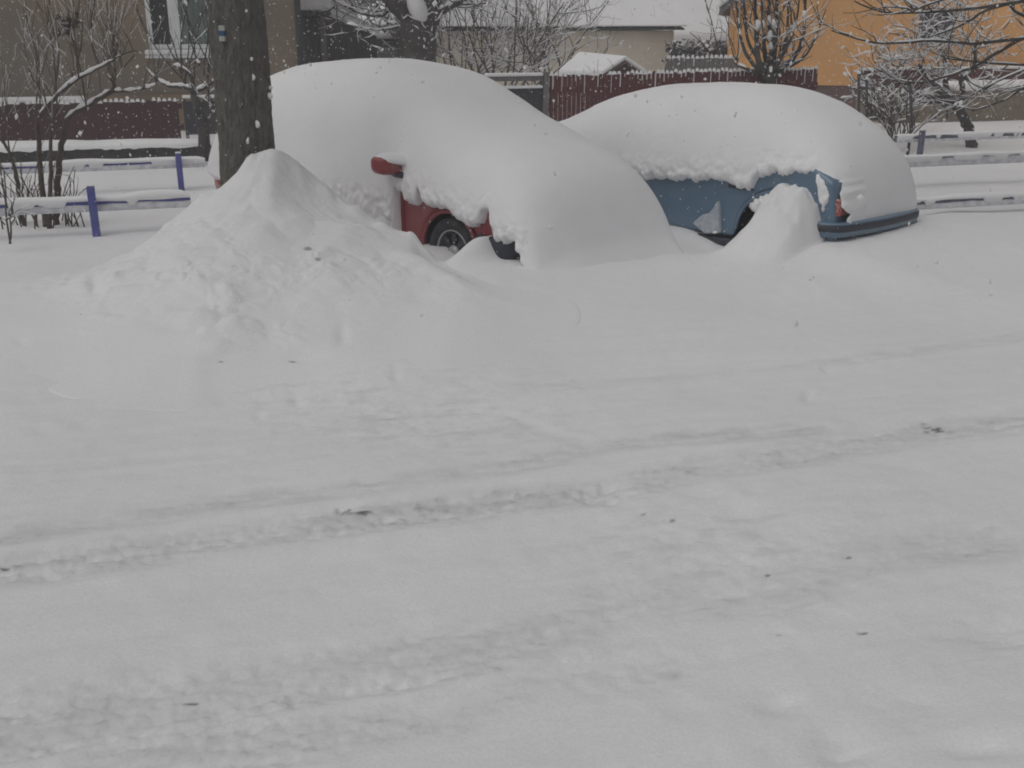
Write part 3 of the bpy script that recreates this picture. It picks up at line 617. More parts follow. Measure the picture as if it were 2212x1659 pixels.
for (a, b, w, h) in [(553, 270, 4.5, 9), (535, 305, 3.5, 8), (567, 210, 5, 8), (545, 168, 2.5, 7), (574, 192, 3, 5), (541, 128, 2.2, 5)]:
    sp_ = MB(); th, z = on_trunk(a, b); n = 8; w_ = w / 2250 * 8.; h_ = h / 2250 * 8.
    vs = [trunk_pt(z, th, .035)]; fs = []
    for ring, (s_, ex) in enumerate(((.6, .028), (1., .0))):
        for k in range(n):
            t = 2 * math.pi * k / n; j = 1 + rr.uniform(-.25, .25)
            vs.append(trunk_pt(z + h_ * s_ * j * math.sin(t), th + w_ * s_ * j * math.cos(t) / .2, ex))
    for k in range(n): fs += [(0, 1 + k, 1 + (k + 1) % n), (1 + k, 1 + n + k, 1 + n + (k + 1) % n, 1 + (k + 1) % n)]
    sp_.add(vs, fs); sp_.build('snow_patch', SNOW, tree1, True)

# --- multi-stemmed shrub by the left fence
z3 = lambda *pts: [(a / 3., b / 3.) for a, b in pts]
SY = 9.75
r1 = random.Random(21)
limbs = [(pxl(z3((300, 1490), (265, 1150), (250, 900), (245, 780), (350, 640), (500, 515), (650, 435), (740, 385)), SY), .030, .010),
         (pxl(z3((365, 1490), (378, 1150), (395, 960), (450, 770), (560, 690), (660, 630), (735, 590)), SY + .1), .032, .022),
         (pxl(z3((735, 590), (738, 540), (690, 480)), SY + .1), .018, .008), (pxl(z3((735, 592), (850, 588), (930, 575), (1010, 545)), SY + .1), .014, .005),
         (pxl(z3((320, 1480), (330, 1050), (330, 850), (370, 700)), SY - .1), .024, .012),
         (pxl(z3((150, 1470), (110, 1180), (70, 1010), (0, 870)), SY + .2), .028, .012), (pxl(z3((250, 770), (260, 640), (255, 560)), SY), .01, .004)]
tw = []
for pts in [((300, 690), (260, 450), (210, 260), (150, 50)), ((370, 700), (350, 350), (310, 150), (330, -40)), ((510, 510), (495, 300), (480, 180), (520, -20)), ((650, 435), (600, 300), (590, 150), (620, -20)), ((700, 410), (740, 270), (700, 120), (690, -30)),
            ((350, 640), (380, 400), (370, 300), (300, 0)), ((560, 690), (510, 400), (440, 180), (380, 90)), ((440, 560), (520, 330), (540, 60)), ((250, 800), (235, 600), (260, 570)), ((740, 390), (760, 280), (690, 180)), ((880, 350), (800, 440), (740, 530)), ((60, 1010), (40, 700), (20, 500)), ((735, 380), (860, 330), (920, 350))]:
    P = poly(pxl(z3(*pts), SY, .25, r1), 9); tw.append((P, np.linspace(.008, .003, 9), 0))
    for k in range(4):
        i = r1.randint(2, 7); grow(r1, P[i], (r1.gauss(0, .3), r1.gauss(0, .3), 1), .4, .0035, 1, tw, nch=(1, 2), ang=(.2, .5), wig=.1)
for k in range(34):
    x_ = r1.uniform(40, 185) if k < 26 else r1.uniform(0, 60); b_ = atY(x_, 492 + r1.uniform(-6, 4), SY + r1.uniform(-.2, .3)); grow(r1, b_, (r1.gauss(0, .25), r1.gauss(0, .2), 1), r1.uniform(.2, .7), .007, 1, tw, nch=(0, 2), ang=(.3, .7))
for pts, r0, r_ in limbs:
    for k in range(5):
        P = np.array(pts[r1.randint(max(1, len(pts) // 2), len(pts) - 1)]); grow(r1, P, (r1.gauss(0, .35), r1.gauss(0, .4), 1), .5, .004, 1, tw, nch=(1, 3), ang=(.2, .6), wig=.12)
b_ = limbs[0][0][0]
shrub = plant('bare_shrub', (b_[0], b_[1], g0(b_[0], b_[1])), 'tall many-stemmed bare shrub behind the low blue rail in front of the maroon fence', 'shrub', limbs, BTWIG, 31, tw, .0045, trunk_name='stems', cover=.5, limb_snow=.016)
dl = MB(); rl = random.Random(5)
for k in range(46):
    c = atY(145 + rl.gauss(0, 10), 52 + rl.gauss(0, 13), SY); s_ = .018
    n_ = [np.array([rl.gauss(0, 1) for _ in range(3)]) * s_ for _ in range(3)]
    dl.add([c + n_[0], c + n_[1], c + n_[2], c - n_[0] * .8], [(0, 1, 2), (0, 2, 3), (0, 3, 1), (1, 3, 2)])
dl.build('dry_seed_heads', DBARK, shrub)
# --- thin forked twigs in front of the rail
tw = []; r2 = random.Random(8); FY = 8.6
for pts in [((68, 1580), (40, 1400), (38, 1250), (25, 1100)), ((62, 1580), (72, 1500), (60, 1380)), ((45, 1350), (10, 1150), (0, 1060)), ((40, 1420), (80, 1400), (78, 1330))]:
    P = poly(pxl(z3(*pts), FY, .05, r2), 8); tw.append((P, np.linspace(.009, .005, 8), 0))
    for k in range(3): grow(r2, P[r2.randint(2, 6)], (r2.gauss(0, .6), r2.gauss(0, .4), 1), .22, .004, 0, tw)
b_ = atY(22, 526, FY)
plant('bare_sapling', b_, 'thin forked bare twigs in front of the low blue rail', 'sapling', [], TWIG, 5, tw, .006)
# --- small tree in front of the low wall
r3 = random.Random(14); Y3 = 14.2
limbs = [(pxl(z3((1318, 1015), (1325, 920), (1310, 800), (1275, 680), (1255, 580)), Y3), .085, .05), (pxl(z3((1330, 860), (1380, 760), (1430, 690), (1470, 600)), Y3), .045, .02), (pxl(z3((1255, 580), (1180, 565), (1090, 555), (1000, 500), (940, 430)), Y3), .03, .008),
         (pxl(z3((1255, 580), (1240, 500), (1180, 440), (1120, 420)), Y3), .035, .01), (pxl(z3((1262, 600), (1340, 560), (1420, 500)), Y3), .03, .01)]
tw = []
for k in range(15):
    b_ = pxl([(r3.uniform(1170, 1450) / 3, r3.uniform(420, 600) / 3)], Y3, .5, r3)[0]; grow(r3, b_, (r3.gauss(0, .35), r3.gauss(0, .35), 1), r3.uniform(.6, 1.25), .011, 1, tw, nch=(2, 3), up=.35, ang=(.2, .6), wig=.12)
for k in range(8):
    b_ = pxl([(r3.uniform(1280, 1440) / 3, r3.uniform(650, 820) / 3)], Y3, .3, r3)[0]; grow(r3, b_, (r3.gauss(.3, .6), r3.gauss(0, .35), .6), .5, .011, 1, tw)
b_ = limbs[0][0][0]
plant('fruit_tree', b_, 'small bare snowy tree beside the thick trunk, below the white framed window', 'tree', limbs, DBARK, 6, tw, .009, cover=.55, limb_snow=.02)

# ------------------------------------------------------------------ left house
HM = 19.5
tR, _ = onM(641, 80, HM); tL = tR - 13
wt0, _ = onM(318, 60, HM); wt1, _ = onM(508, 60, HM); _, wz0 = onM(360, 106, HM); wz1 = wz0 + 1.55
_, plz = onM(360, 216, HM); _, plt = onM(360, 204, HM)
hs_ = empty('brown_house', st((tL + tR) / 2, HM + 4, .3), 0, 'grey brown rendered house with a white framed window, behind the maroon picket fence', 'house')
w = MB(); g_ = .2
w.sbox(tL, wt0, HM, HM + 8, g_, 5.4); w.sbox(wt1, tR, HM, HM + 8, g_, 5.4); w.sbox(wt0, wt1, HM, HM + 8, g_, wz0); w.sbox(wt0, wt1, HM, HM + 8, wz1, 5.4); w.sbox(wt0, wt1, HM + .3, HM + 8, wz0, wz1)
w.build('wall', GREYW, hs_)
p_ = MB(); p_.sbox(tL, tR - .02, HM - .06, HM - .003, .1, plt); p_.build('plinth', TANW, hs_)
ls = MB(); ta, _ = onM(-60, 210, HM); tb_, _ = onM(188, 210, HM); _, lz0 = onM(100, 221, HM - .2); _, lz1 = onM(100, 209, HM - .2)
ls.sbox(ta, tb_, HM - .35, HM - .06, lz0, lz1); ls.build('snow_ledge', SNOW, hs_, bevel=.05, seg=3)
wf = MB(); fm = HM - .03
tm0, _ = onM(366, 60, HM); tm1, _ = onM(389, 60, HM); fw = .075
for a, b in ((wt0, wt0 + fw), (tm0, tm1), (wt1 - fw, wt1)): wf.sbox(a, b, fm, HM + .12, wz0 + fw, wz1 - fw)
wf.sbox(wt0, wt1, fm, HM + .12, wz0, wz0 + fw); wf.sbox(wt0, wt1, fm, HM + .12, wz1 - fw, wz1)
win = empty('window', st(wt0, HM, wz0)); win.parent = hs_; win.matrix_parent_inverse = hs_.matrix_basis.inverted()
def sub(mb, name, m_, par, **k): 
    o = mb.build(name, m_, None, **k); o.parent = par
    o.matrix_parent_inverse = wmat(par).inverted(); return o
sub(wf, 'frame', WHITEF, win, bevel=.01)
q = MB(); q.sbox(wt0 + fw, tm0, HM + .06, HM + .08, wz0 + fw, wz1 - fw); sub(q, 'pane', GLASSM, win)
q = MB(); q.sbox(tm1, wt1 - fw, HM + .06, HM + .08, wz0 + fw, wz1 - fw); o_ = sub(q, 'pane', CURTAIN, win); o_['label'] = 'pane with pale green curtain behind'
_, sz0 = onM(360, 125, HM); q = MB(); q.sbox(wt0 - .08, wt1 + .08, HM - .14, HM + .02, sz0, sz0 + .04); sub(q, 'sill', WHITEF, win)
q = MB(); q.sbox(wt0 - .08, wt1 + .08, HM - .15, HM - .032, sz0 + .042, wz0 - .005); sub(q, 'sill_snow', SNOW, win, bevel=.035, seg=3)
dpz = MB(); tp, _ = onM(643, 60, HM - .1); dpz.tube([st(tp + .02, HM - .08, z) for z in np.linspace(.3, 5.4, 8)], .055, 10); dpz.build('downpipe', DARKM, hs_, True)
rf = MB(); rf.prism([(HM - .6, 5.25), (HM + 4, 8.2), (HM + 8.6, 5.25), (HM + 8.6, 5.4), (HM + 4, 8.4), (HM - .6, 5.4)], lambda u, v, y: st(y, u, v), tL - .4, tR + .4); ro = rf.build('roof', STONE, hs_)
rs = MB(); rs.prism([(HM - .62, 5.41), (HM + 4, 8.41), (HM + 8.62, 5.41), (HM + 8.6, 5.7), (HM + 4, 8.75), (HM - .6, 5.7)], lambda u, v, y: st(y, u, v), tL - .42, tR + .42); rs.build('roof_snow', SNOW, ro)

# ------------------------------------------------------------------ fences
def picket_fence(name, label, m_, pxa, pxb, top_px, bot_z, step, wid, mt, snowtip=.05, thick=.022, pointed=True, rail=True, matr=None, frosty=0., seed=1):
    rng = random.Random(seed)
    (ta, za), (tb2, zb) = onM(*pxa, m_), onM(*pxb, m_)
    e = empty(name, st((ta + tb2) / 2, m_, bot_z), 0, label, 'fence')
    n = int((tb2 - ta) / step); pk_ = MB(); sn_ = MB(); rl_ = MB()
    for i in range(n):
        t = ta + (i + .5) * step; z = za + (zb - za) * (i + .5) / n + rng.uniform(-.012, .012)
        pk_.sbox(t - wid / 2, t + wid / 2, m_, m_ + thick, bot_z, z - .03)
        pk_.hexa([st(t - wid / 2, m_, z - .03), st(t + wid / 2, m_, z - .03), st(t + wid / 2, m_ + thick, z - .03), st(t - wid / 2, m_ + thick, z - .03), st(t - wid / 5, m_, z), st(t + wid / 5, m_, z), st(t + wid / 5, m_ + thick, z), st(t - wid / 5, m_ + thick, z)])
        if rng.random() < .93:
            h_ = snowtip * rng.uniform(.7, 1.25); w_ = wid * rng.uniform(.33, .5)
            sn_.hexa([st(t - w_, m_ - .012, z - .02), st(t + w_, m_ - .012, z - .02), st(t + w_, m_ + thick + .012, z - .02), st(t - w_, m_ + thick + .012, z - .02), st(t - w_ * .5, m_, z + h_ * .7), st(t + w_ * .5, m_, z + h_ * .7), st(t + w_ * .5, m_ + thick, z + h_ * .7), st(t - w_ * .5, m_ + thick, z + h_ * .7)])
        if rng.random() < frosty:
            h_ = rng.uniform(.03, .10) + (.22 * rng.random() if rng.random() < .3 else 0); w_ = wid * rng.uniform(.08, .2); sn_.sbox(t + wid * .15, t + wid * .15 + w_, m_ - .010, m_ - .003, z - h_, z - .015)
    pk_.build('pickets', mt, e); sn_.build('picket_snow', SNOW, e)
    for zz_ in (.25, .78):
        rl_.sbox(ta, tb2, m_ + thick + .002, m_ + thick + .05, bot_z + (min(za, zb) - bot_z) * zz_, bot_z + (min(za, zb) - bot_z) * zz_ + .08)
    rl_.build('rails', matr or mt, e)
    return e
picket_fence('picket_fence', 'maroon picket fence with snow-tipped boards in front of the brown house', 17.5, (-70, 226), (392, 215), 0, .30, .078, .0772, MAROON, .045, seed=2)
# dark gate at the end of the maroon fence
(ta, za), (tb2, zb) = onM(394, 216, 17.5), onM(478, 216, 17.5)
gt = empty('metal_gate', st((ta + tb2) / 2, 17.5, .3), 0, 'dark blue black gate between the maroon picket fence and the thick trunk', 'gate')
q = MB(); q.sbox(ta + .05, tb2 - .05, 17.5, 17.53, .36, za - .08); q.build('gate_panel', NAVY, gt)
q = MB(); q.sbox(ta, ta + .05, 17.48, 17.54, .1, za + .02); q.sbox(tb2 - .05, tb2, 17.48, 17.54, .1, za + .02); q.sbox(ta + .05, tb2 - .05, 17.48, 17.54, za - .08, za - .02); q.build('gate_frame', DARKM, gt)
q = MB(); q.sbox(ta, tb2, 17.47, 17.55, za + .022, za + .07); q.build('gate_snow', SNOW, gt, bevel=.015)
# low dark wall with a thick snow cap
WM = 15.1
(ta, zt0), (tb2, zt1) = onM(-80, 326, WM), onM(464, 312, WM)
_, zc0 = onM(-80, 302, WM); _, zc1 = onM(464, 296, WM)
lw = empty('low_wall', st((ta + tb2) / 2, WM, .2), 0, 'low dark stone wall under a thick snow cap behind the blue rails', 'wall')
q = MB(); q.hexa([st(ta, WM, -.1), st(tb2, WM, -.1), st(tb2, WM + .35, -.1), st(ta, WM + .35, -.1), st(ta, WM, zt0), st(tb2, WM, zt1), st(tb2, WM + .35, zt1), st(ta, WM + .35, zt0)]); q.build('stonework', STONE, lw)
nA, nB = 220, 14; V = []
for i in range(nA):
    f = i / (nA - 1); t = ta + (tb2 - ta) * f; z0_ = zt0 + (zt1 - zt0) * f; z1_ = zc0 + (zc1 - zc0) * f
    for j in range(nB):
        a = math.pi * j / (nB - 1); h_ = (z1_ - z0_) * .8 + .012 * float(vnoise(t * 3, j * .3, 4))
        c_, s_ = math.cos(a), math.sin(a)
        V.append(st(t, WM + .16 - .24 * np.sign(c_) * abs(c_) ** .6, z0_ - .02 + h_ * s_ ** .6 + .012 * float(vnoise(t * 14, j * 1.1, 7)) * (j < 3)))
grid_obj('snow_cap', np.array(V), nA, nB, SNOW, lw)

def rail_fence(label, m_, ax, bx, zr, posts, mt, seed, hr=.10, frost=.62, capt=.055):
    """plank rail on posts, snow cap on top and frost stuck to the face leaving short dashes of paint"""
    ta, tb2 = onM(ax, 400, m_)[0], onM(bx, 400, m_)[0]
    e = empty('rail_fence', st((ta + tb2) / 2, m_, .3), 0, label, 'fence', 'low rail fences round the car park')
    for px in posts:
        t = onM(px[0], px[1], m_)[0]; q = MB(); gx = st(t, m_); zg = g0(gx[0], gx[1])
        q.sbox(t - .033, t + .033, m_ - .105, m_ - .045, zg - .25, px[2]); q.build('post', mt if not len(px) > 3 else px[3], e, bevel=.006)
        q = MB(); q.sbox(t - .031, t + .031, m_ - .103, m_ - .047, px[2] + .002, px[2] + .018); q.build('post_snow', SNOW, e, bevel=.01)
    q = MB(); q.sbox(ta, tb2, m_, m_ + .05, zr - hr, zr); ra = q.build('rail', mt, e)
    n = int((tb2 - ta) / .02); t = np.linspace(ta, tb2, n); rng = seed
    lo = sstep(.0, .08, fbm(t * 6.5, t * 0 + 3, rng, 3) - .01)                       # 1 where the snow hides the paint
    cap_d = .006 + .012 * (fbm(t * 3, t * 0, rng + 2, 3) + .4) + .045 * lo
    fr_h = hr * (frost + .14 * fbm(t * 4, t * 0, rng + 4, 3))
    nB = 9; V = np.zeros((n, nB, 3))
    for i in range(n):
        h_ = capt * (1 + .35 * float(vnoise(t[i] * 2.5, 0, rng + 6)))
        prof = [(-.002, zr - cap_d[i]), (-.018, zr - cap_d[i] + .004), (-.026, zr + .004), (-.022, zr + h_ * .5), (-.005, zr + h_ * .9), (.025, zr + h_), (.052, zr + h_ * .85), (.066, zr + h_ * .4), (.055, zr - .01)]
        tp_ = min(1, (t[i] - ta) / .08 + .05, (tb2 - t[i]) / .08 + .05) ** .5
        prof = [(dm, zr + (z - zr) * tp_ if z > zr else z) for dm, z in prof]
        for j, (dm, z) in enumerate(prof): V[i, j] = st(t[i], m_ + dm, z)
    grid_obj('snow_cap', V.reshape(-1, 3), n, nB, SNOW, e)
    V = np.zeros((n, 4, 3))
    for i in range(n):
        zb_ = zr - hr - .006; zt_ = zr - hr + fr_h[i]
        for j, (dm, z) in enumerate(((-.002, zb_), (-.011, zb_ + .006), (-.010, zt_ - .006), (-.001, zt_))): V[i, j] = st(t[i], m_ + dm, z)
    grid_obj('frost', V.reshape(-1, 3), n, 4, FROST, e)
    return e
def post_top(px, py, m_): return onM(px, py, m_)[1]
M1, M2, M3 = 10.04, 12.64, 7.66
_, zr1 = onM(200, 428, M1)
rail_fence('low bright blue rail fence with one leaning post, ending at the snow pile', M1, -160, 408, zr1 - .02, [(203, 450, post_top(197, 397, M1 + .09)), (-150, 470, post_top(-150, 405, M1 + .09))], BLUEF, 11, hr=.095)
_, zr2 = onM(200, 352, M2)
rail_fence('low blue rail fence with one post, farther back below the dark stone wall', M2, -160, 448, zr2, [(388, 365, post_top(383, 328, M2 + .09)), (-120, 380, post_top(-120, 335, M2 + .09))], BLUEF, 23, frost=.6, capt=.035, hr=.085)
_, zr3 = onM(2080, 289, 12.5)
rail_fence('blue grey rail with one short post, backmost of three beside the blue car', 12.5, 1925, 2420, zr3, [(1982, 310, post_top(1983, 279, 12.6)), (2400, 300, post_top(2400, 262, 12.6))], GREYRAIL, 37, frost=.4, capt=.022, hr=.085)
_, zr4 = onM(2080, 335, 10.3)
rail_fence('frosted grey rail without posts, middle of the three rails beside the blue car', 10.3, 1920, 2420, zr4, [(2380, 330, post_top(2380, 318, 10.4))], GREYRAIL, 41, frost=.75, capt=.03, hr=.11)
_, zr5 = onM(2080, 428, 8.6)
rail_fence('frosted grey rail lying low, nearest of the three rails beside the blue car', 8.6, 1962, 2420, zr5, [(2390, 420, post_top(2390, 408, 8.7))], GREYRAIL, 59, frost=.6, capt=.035, hr=.085)

# red picket fence behind the cars
picket_fence('picket_fence', 'dark red picket fence with snow-streaked boards behind the two buried cars', 14.0, (1187, 161), (1772, 146), 0, .25, .066, .054, REDF, .035, frosty=.9, seed=5)
(ta, za), (tb2, zb) = onM(1050, 166, 14.0), onM(1184, 163, 14.0)
gg = empty('yard_gate', st((ta + tb2) / 2, 14, .3), 0, 'dark grey gate with a snowy top rail left of the red picket fence', 'gate')
q = MB(); q.sbox(ta, tb2 - .08, 14.0, 14.03, .4, za - .16); q.build('gate_panel', DARKW, gg)
q = MB(); q.sbox(ta, tb2 - .08, 13.98, 14.05, za - .06, za); q.build('top_rail', GREYB, gg)
q = MB(); q.sbox(tb2 - .07, tb2, 13.96, 14.08, .1, za + .05); q.build('gate_post', GREYB, gg)
q = MB(); q.sbox(ta, tb2 - .08, 13.96, 14.07, za + .003, za + .045); q.sbox(ta, tb2 - .08, 13.97, 14.035, za - .158, za - .12); q.build('rail_snow', SNOW, gg, bevel=.012)
# grey weathered fence farther back
picket_fence('board_fence', 'weathered grey board fence with a snowy top between the beige and orange houses', 19.0, (1440, 124), (1600, 122), 0, .3, .10, .085, GREYB, .06, frosty=.4, seed=9)
picket_fence('board_fence', 'small pale picket fence between the dark shed and the big dark tree', 24.0, (806, 106), (872, 106), 0, .2, .10, .06, PALEW, .05, seed=10)

# ------------------------------------------------------------------ dark shed
SM = 21.0
(t0_, z0_) = onM(644, 22, SM); (t1_, z1_) = onM(700, 24, SM); (t2_, z2_) = onM(818, 66, SM)
shd = empty('shed', st((t0_ + t2_) / 2, SM, .3), 0, 'dark board shed with a sloping white bargeboard beside the brown house', 'shed')
q = MB(); q.prism([(t1_ + .02, .1), (t2_ - .05, .1), (t2_ - .05, z2_ - .1), (t1_ + .02, z1_ - .06)], lambda u, v, y: st(u, y, v), SM, SM + 4); q.build('wall', DARKW, shd)
q = MB(); q.sbox(t0_ - 1, t1_, SM + .25, SM + 4, .1, z0_ - .12); q.build('side_wall', GREYB, shd)
q = MB(); q.sbox(t1_ - .10, t1_ + .0, SM - .12, SM - .02, .1, z1_ - .05); q.build('post', GREYB, shd)
q = MB(); q.sbox(t0_ - 1, t1_ + .1, SM - .2, SM + 4, z0_ - .11, z0_ - .02); ro = q.build('roof', DARKM, shd)
q = MB(); q.sbox(t0_ - 1.02, t1_ + .14, SM - .24, SM + 4, z0_ - .015, z0_ + .34); q.build('roof_snow', SNOW, ro, bevel=.1, seg=3)
q = MB(); q.prism([(t1_ + .12, z1_ - .02), (t2_, z2_ - .06), (t2_, z2_ + .02), (t1_ + .12, z1_ + .06)], lambda u, v, y: st(u, y, v), SM - .06, SM - .003); q.build('bargeboard', WHITEF, shd)
q = MB(); q.prism([(t1_ + .16, z1_ + .065), (t2_, z2_ + .025), (t2_, z2_ + .07), (t1_ + .16, z1_ + .115)], lambda u, v, y: st(u, y, v), SM - .05, SM + .5); q.build('slope_snow', SNOW, ro, bevel=.03)

# ------------------------------------------------------------------ houses behind
def gable_house(name, label, m_, pxl_, pxr_, ze, ridge, depth, wallm, roof_over=.4, snow=.3, zb=.1, cat='house'):
    ta, _ = onM(pxl_, 60, m_); tb2, _ = onM(pxr_, 60, m_)
    e = empty(name, st((ta + tb2) / 2, m_ + depth / 2, zb), 0, label, cat)
    q = MB(); q.sbox(ta, tb2, m_, m_ + depth, zb, ze); q.build('wall', wallm, e)
    o = roof_over; mid = m_ + depth / 2
    q = MB(); q.prism([(m_ - o, ze - .05), (mid, ridge), (m_ + depth + o, ze - .05), (m_ + depth + o, ze + .06), (mid, ridge + .12), (m_ - o, ze + .06)], lambda u, v, y: st(y, u, v), ta - o, tb2 + o); ro = q.build('roof', DARKM, e)
    q = MB(); q.prism([(m_ - o - .03, ze + .065), (mid, ridge + .125), (m_ + depth + o, ze + .065), (m_ + depth + o, ze + .065 + snow), (mid, ridge + .12 + snow), (m_ - o - .03, ze + .06 + snow)], lambda u, v, y: st(y, u, v), ta - o - .03, tb2 + o + .03); q.build('roof_snow', SNOW, ro, bevel=.1, seg=3)
    q = MB(); q.tube([st(ta - o, m_ - o - .06, ze - .02), st(tb2 + o, m_ - o - .06, ze - .02)], .06, 8); q.build('gutter', DARKM, ro, True)
    return e, ta, tb2
# beige house: hip roof deep in snow
BM = 26.0
(ta, ze) = onM(1215, 72, BM); (tb2, _) = onM(1456, 66, BM); ze = onM(1456, 66, BM)[1]
bh = empty('beige_house', st(0, 0, 0) * 0 + st((ta + tb2) / 2 - 2, BM + 4, .1), 0, 'beige rendered house under a deep smooth snow roof, behind the red picket fence', 'house')
tl_ = ta - 4
q = MB(); q.sbox(tl_, tb2, BM, BM + 8, .1, ze); q.build('wall', BEIGEW, bh)
o = .2; hip = 3.2; rz = ze + 2.6
def hip_roof(mb, z, zr_, o):
    a, b, c, d = st(tl_ - o, BM - o, z), st(tb2 + o, BM - o, z), st(tb2 + o, BM + 8 + o, z), st(tl_ - o, BM + 8 + o, z)
    e_, f_ = st(tl_ + hip, BM + 4, zr_), st(tb2 - hip, BM + 4, zr_)
    lo_ = [p - np.array([0, 0, .035]) for p in (a, b, c, d)]
    mb.add([a, b, c, d, e_, f_] + lo_, [(0, 1, 5, 4), (1, 2, 5), (2, 3, 4, 5), (3, 0, 4), (6, 7, 1, 0), (7, 8, 2, 1), (8, 9, 3, 2), (9, 6, 0, 3), (9, 8, 7, 6)])
q = MB(); hip_roof(q, ze + .05, rz, o); ro = q.build('roof', DARKM, bh)
q = MB(); hip_roof(q, ze + .14, rz + .3, o + .05); q2 = q.build('roof_snow', SNOW, ro, bevel=.03, seg=2)
# grey house with the big snowy roof behind it
gh, ga, gb = gable_house('grey_house', 'grey house mostly hidden under its big snowy roof, between beige and orange houses', 33.0, 1385, 1620, onM(1480, 96, 33.0)[1], onM(1480, 96, 33.0)[1] + 4.2, 11, GREYB)
q = MB(); (tc, zc) = onM(1424, 2, 36.0); q.sbox(tc - .3, tc + .3, 36, 36.6, zc - 1, zc + .9); q.build('roof_gap_wall', NAVY, gh)  # dark far wall seen in the gap between roofs, modelled as a block
gable_house('pale_house', 'pale grey house far behind the dark shed and the big dark tree', 42.0, 560, 1000, 3.6, 6.4, 9, PALEW)
gable_house('pale_hut', 'little pale hut with snowy roof between dark shed and big dark tree', 27.0, 818, 852, onM(835, 92, 27.0)[1], onM(835, 76, 27.0)[1], 1.6, PALEW, roof_over=.15, snow=.16, cat='hut')
# small hut with snowy gable roof behind the red fence
KM = 16.4
(ta, ka) = onM(1266, 160, KM); (tb2, kb) = onM(1392, 158, KM); (tc, kc) = onM(1332, 122, KM)
hut = empty('garden_hut', st((ta + tb2) / 2, KM + .6, .2), 0, 'little brown-gabled garden hut with thick snow roof behind the red picket fence', 'hut')
(td, kd) = onM(1308, 160, KM)
q = MB(); q.prism([(td, .2), (tb2 - .08, .2), (tb2 - .08, ka), (tc + .13, kc - .10), (td, ka)], lambda u, v, y: st(u, y, v), KM + .02, KM + .9); q.build('gable_wall', BROWNW, hut)
def slab(mb, p, th):
    p = [np.array(v) for v in p]; up_ = np.array([0, 0, th]); mb.hexa(p + [v + up_ for v in p])
q = MB(); ridge_f, ridge_b = st(tc + .13, KM - .08, kc - .10), st(tc - .25, KM + 1.1, kc - .06); le_f, le_b = st(td - .1, KM - .1, ka - .06), st(ta - .1, KM + 1.1, ka - .1); re_f, re_b = st(tb2, KM - .1, ka - .06), st(tb2 - .3, KM + 1.1, ka - .06)
slab(q, [le_f, ridge_f, ridge_b, le_b], .03); slab(q, [ridge_f, re_f, re_b, ridge_b], .03); ro = q.build('roof', BROWNW, hut)
q = MB(); up_ = np.array([0, 0, .035]); slab(q, [v + up_ for v in (le_f, ridge_f, ridge_b, le_b)], .085); slab(q, [v + up_ for v in (ridge_f, re_f, re_b, ridge_b)], .085); q.build('roof_snow', SNOW, ro, bevel=.04, seg=3)

# orange house: gable wall facing us
OA = math.radians(13); OO = st(*[onM(1578, 14, 21.0)[0], 21.0]); AX, DX = np.array([math.cos(OA), -math.sin(OA), 0]), np.array([math.sin(OA), math.cos(OA), 0])
def onO(px, py):
    r = ray(px, py); k = (OO @ DX) / (r @ DX); p = EYEV + r * k; return (p - OO) @ AX, p[2]
fnO = lambda u, v, y: OO + AX * u + DX * y + np.array([0, 0, v])
def obox(mb, a, b, c, d, e, f): return mb.hexa([fnO(a, e, c), fnO(b, e, c), fnO(b, e, d), fnO(a, e, d), fnO(a, f, c), fnO(b, f, c), fnO(b, f, d), fnO(a, f, d)])
zO = onO(1578, 14)[1]; tO, tE = 0., 9.5; tMid = 4.75; zR = zO + 3.6
c_ = fnO(tMid, .2, 4); oh = empty('orange_house', tuple(c_), -OA, 'orange rendered house with a brown plinth and one dark window behind snowy branches', 'house')
zpl = onO(1825, 185)[1]; wa, wb = onO(1985, 50)[0], onO(2066, 50)[0]; wz0, wz1 = onO(2020, 92)[1], onO(2020, 18)[1]
zA = lambda t: zO + (zR - zO) * (1 - abs(t - tMid) / (tMid - tO))
q = MB()
q.prism([(tO, zpl), (wa, zpl), (wa, zA(wa)), (tO, zO)], fnO, 0, 9)
q.prism([(wa, wz1), (wb, wz1), (wb, zA(wb)), (tMid, zR), (wa, zA(wa))] if wa < tMid < wb else [(wa, wz1), (wb, wz1), (wb, zA(wb)), (wa, zA(wa))], fnO, 0, 9); q.prism([(wa, zpl), (wb, zpl), (wb, wz0), (wa, wz0)], fnO, 0, 9)
q.prism([(wb, zpl), (tE, zpl), (tE, zO), (tMid, zR), (wb, zA(wb))] if wb < tMid else [(wb, zpl), (tE, zpl), (tE, zO), (wb, zA(wb))], fnO, 0, 9); obox(q, wa, wb, .2, 9, wz0, wz1)
q.build('wall', ORANGEW, oh)
q = MB(); obox(q, tO + .05, tE - .05, .03, 8.9, -.4, zpl - .003); q.build('plinth', BROWNW, oh)
q = MB()
for a, b, c, d in ((wa, wa + .07, wz0, wz1), (wb - .07, wb, wz0, wz1), (wa + .07, wb - .07, wz0, wz0 + .07), (wa + .07, wb - .07, wz1 - .07, wz1), ((wa + wb) / 2 - .03, (wa + wb) / 2 + .03, wz0 + .07, wz1 - .07)): obox(q, a, b, .05, .14, c, d)
wo = q.build('window', GREYB, oh); q = MB(); obox(q, wa + .07, wb - .07, .10, .12, wz0 + .07, wz1 - .07); q.build('pane', NAVY, wo)
ov = .22; dz_ = ov * (zR - zO) / 4.75
q = MB(); n_ = [(tO - ov, zO - dz_), (tMid, zR), (tE + ov, zO - dz_), (tE + ov, zO - dz_ + .10), (tMid, zR + .10), (tO - ov, zO - dz_ + .10)]; q.prism(n_, fnO, -.25, 9.2); ro = q.build('roof', GREYB, oh)
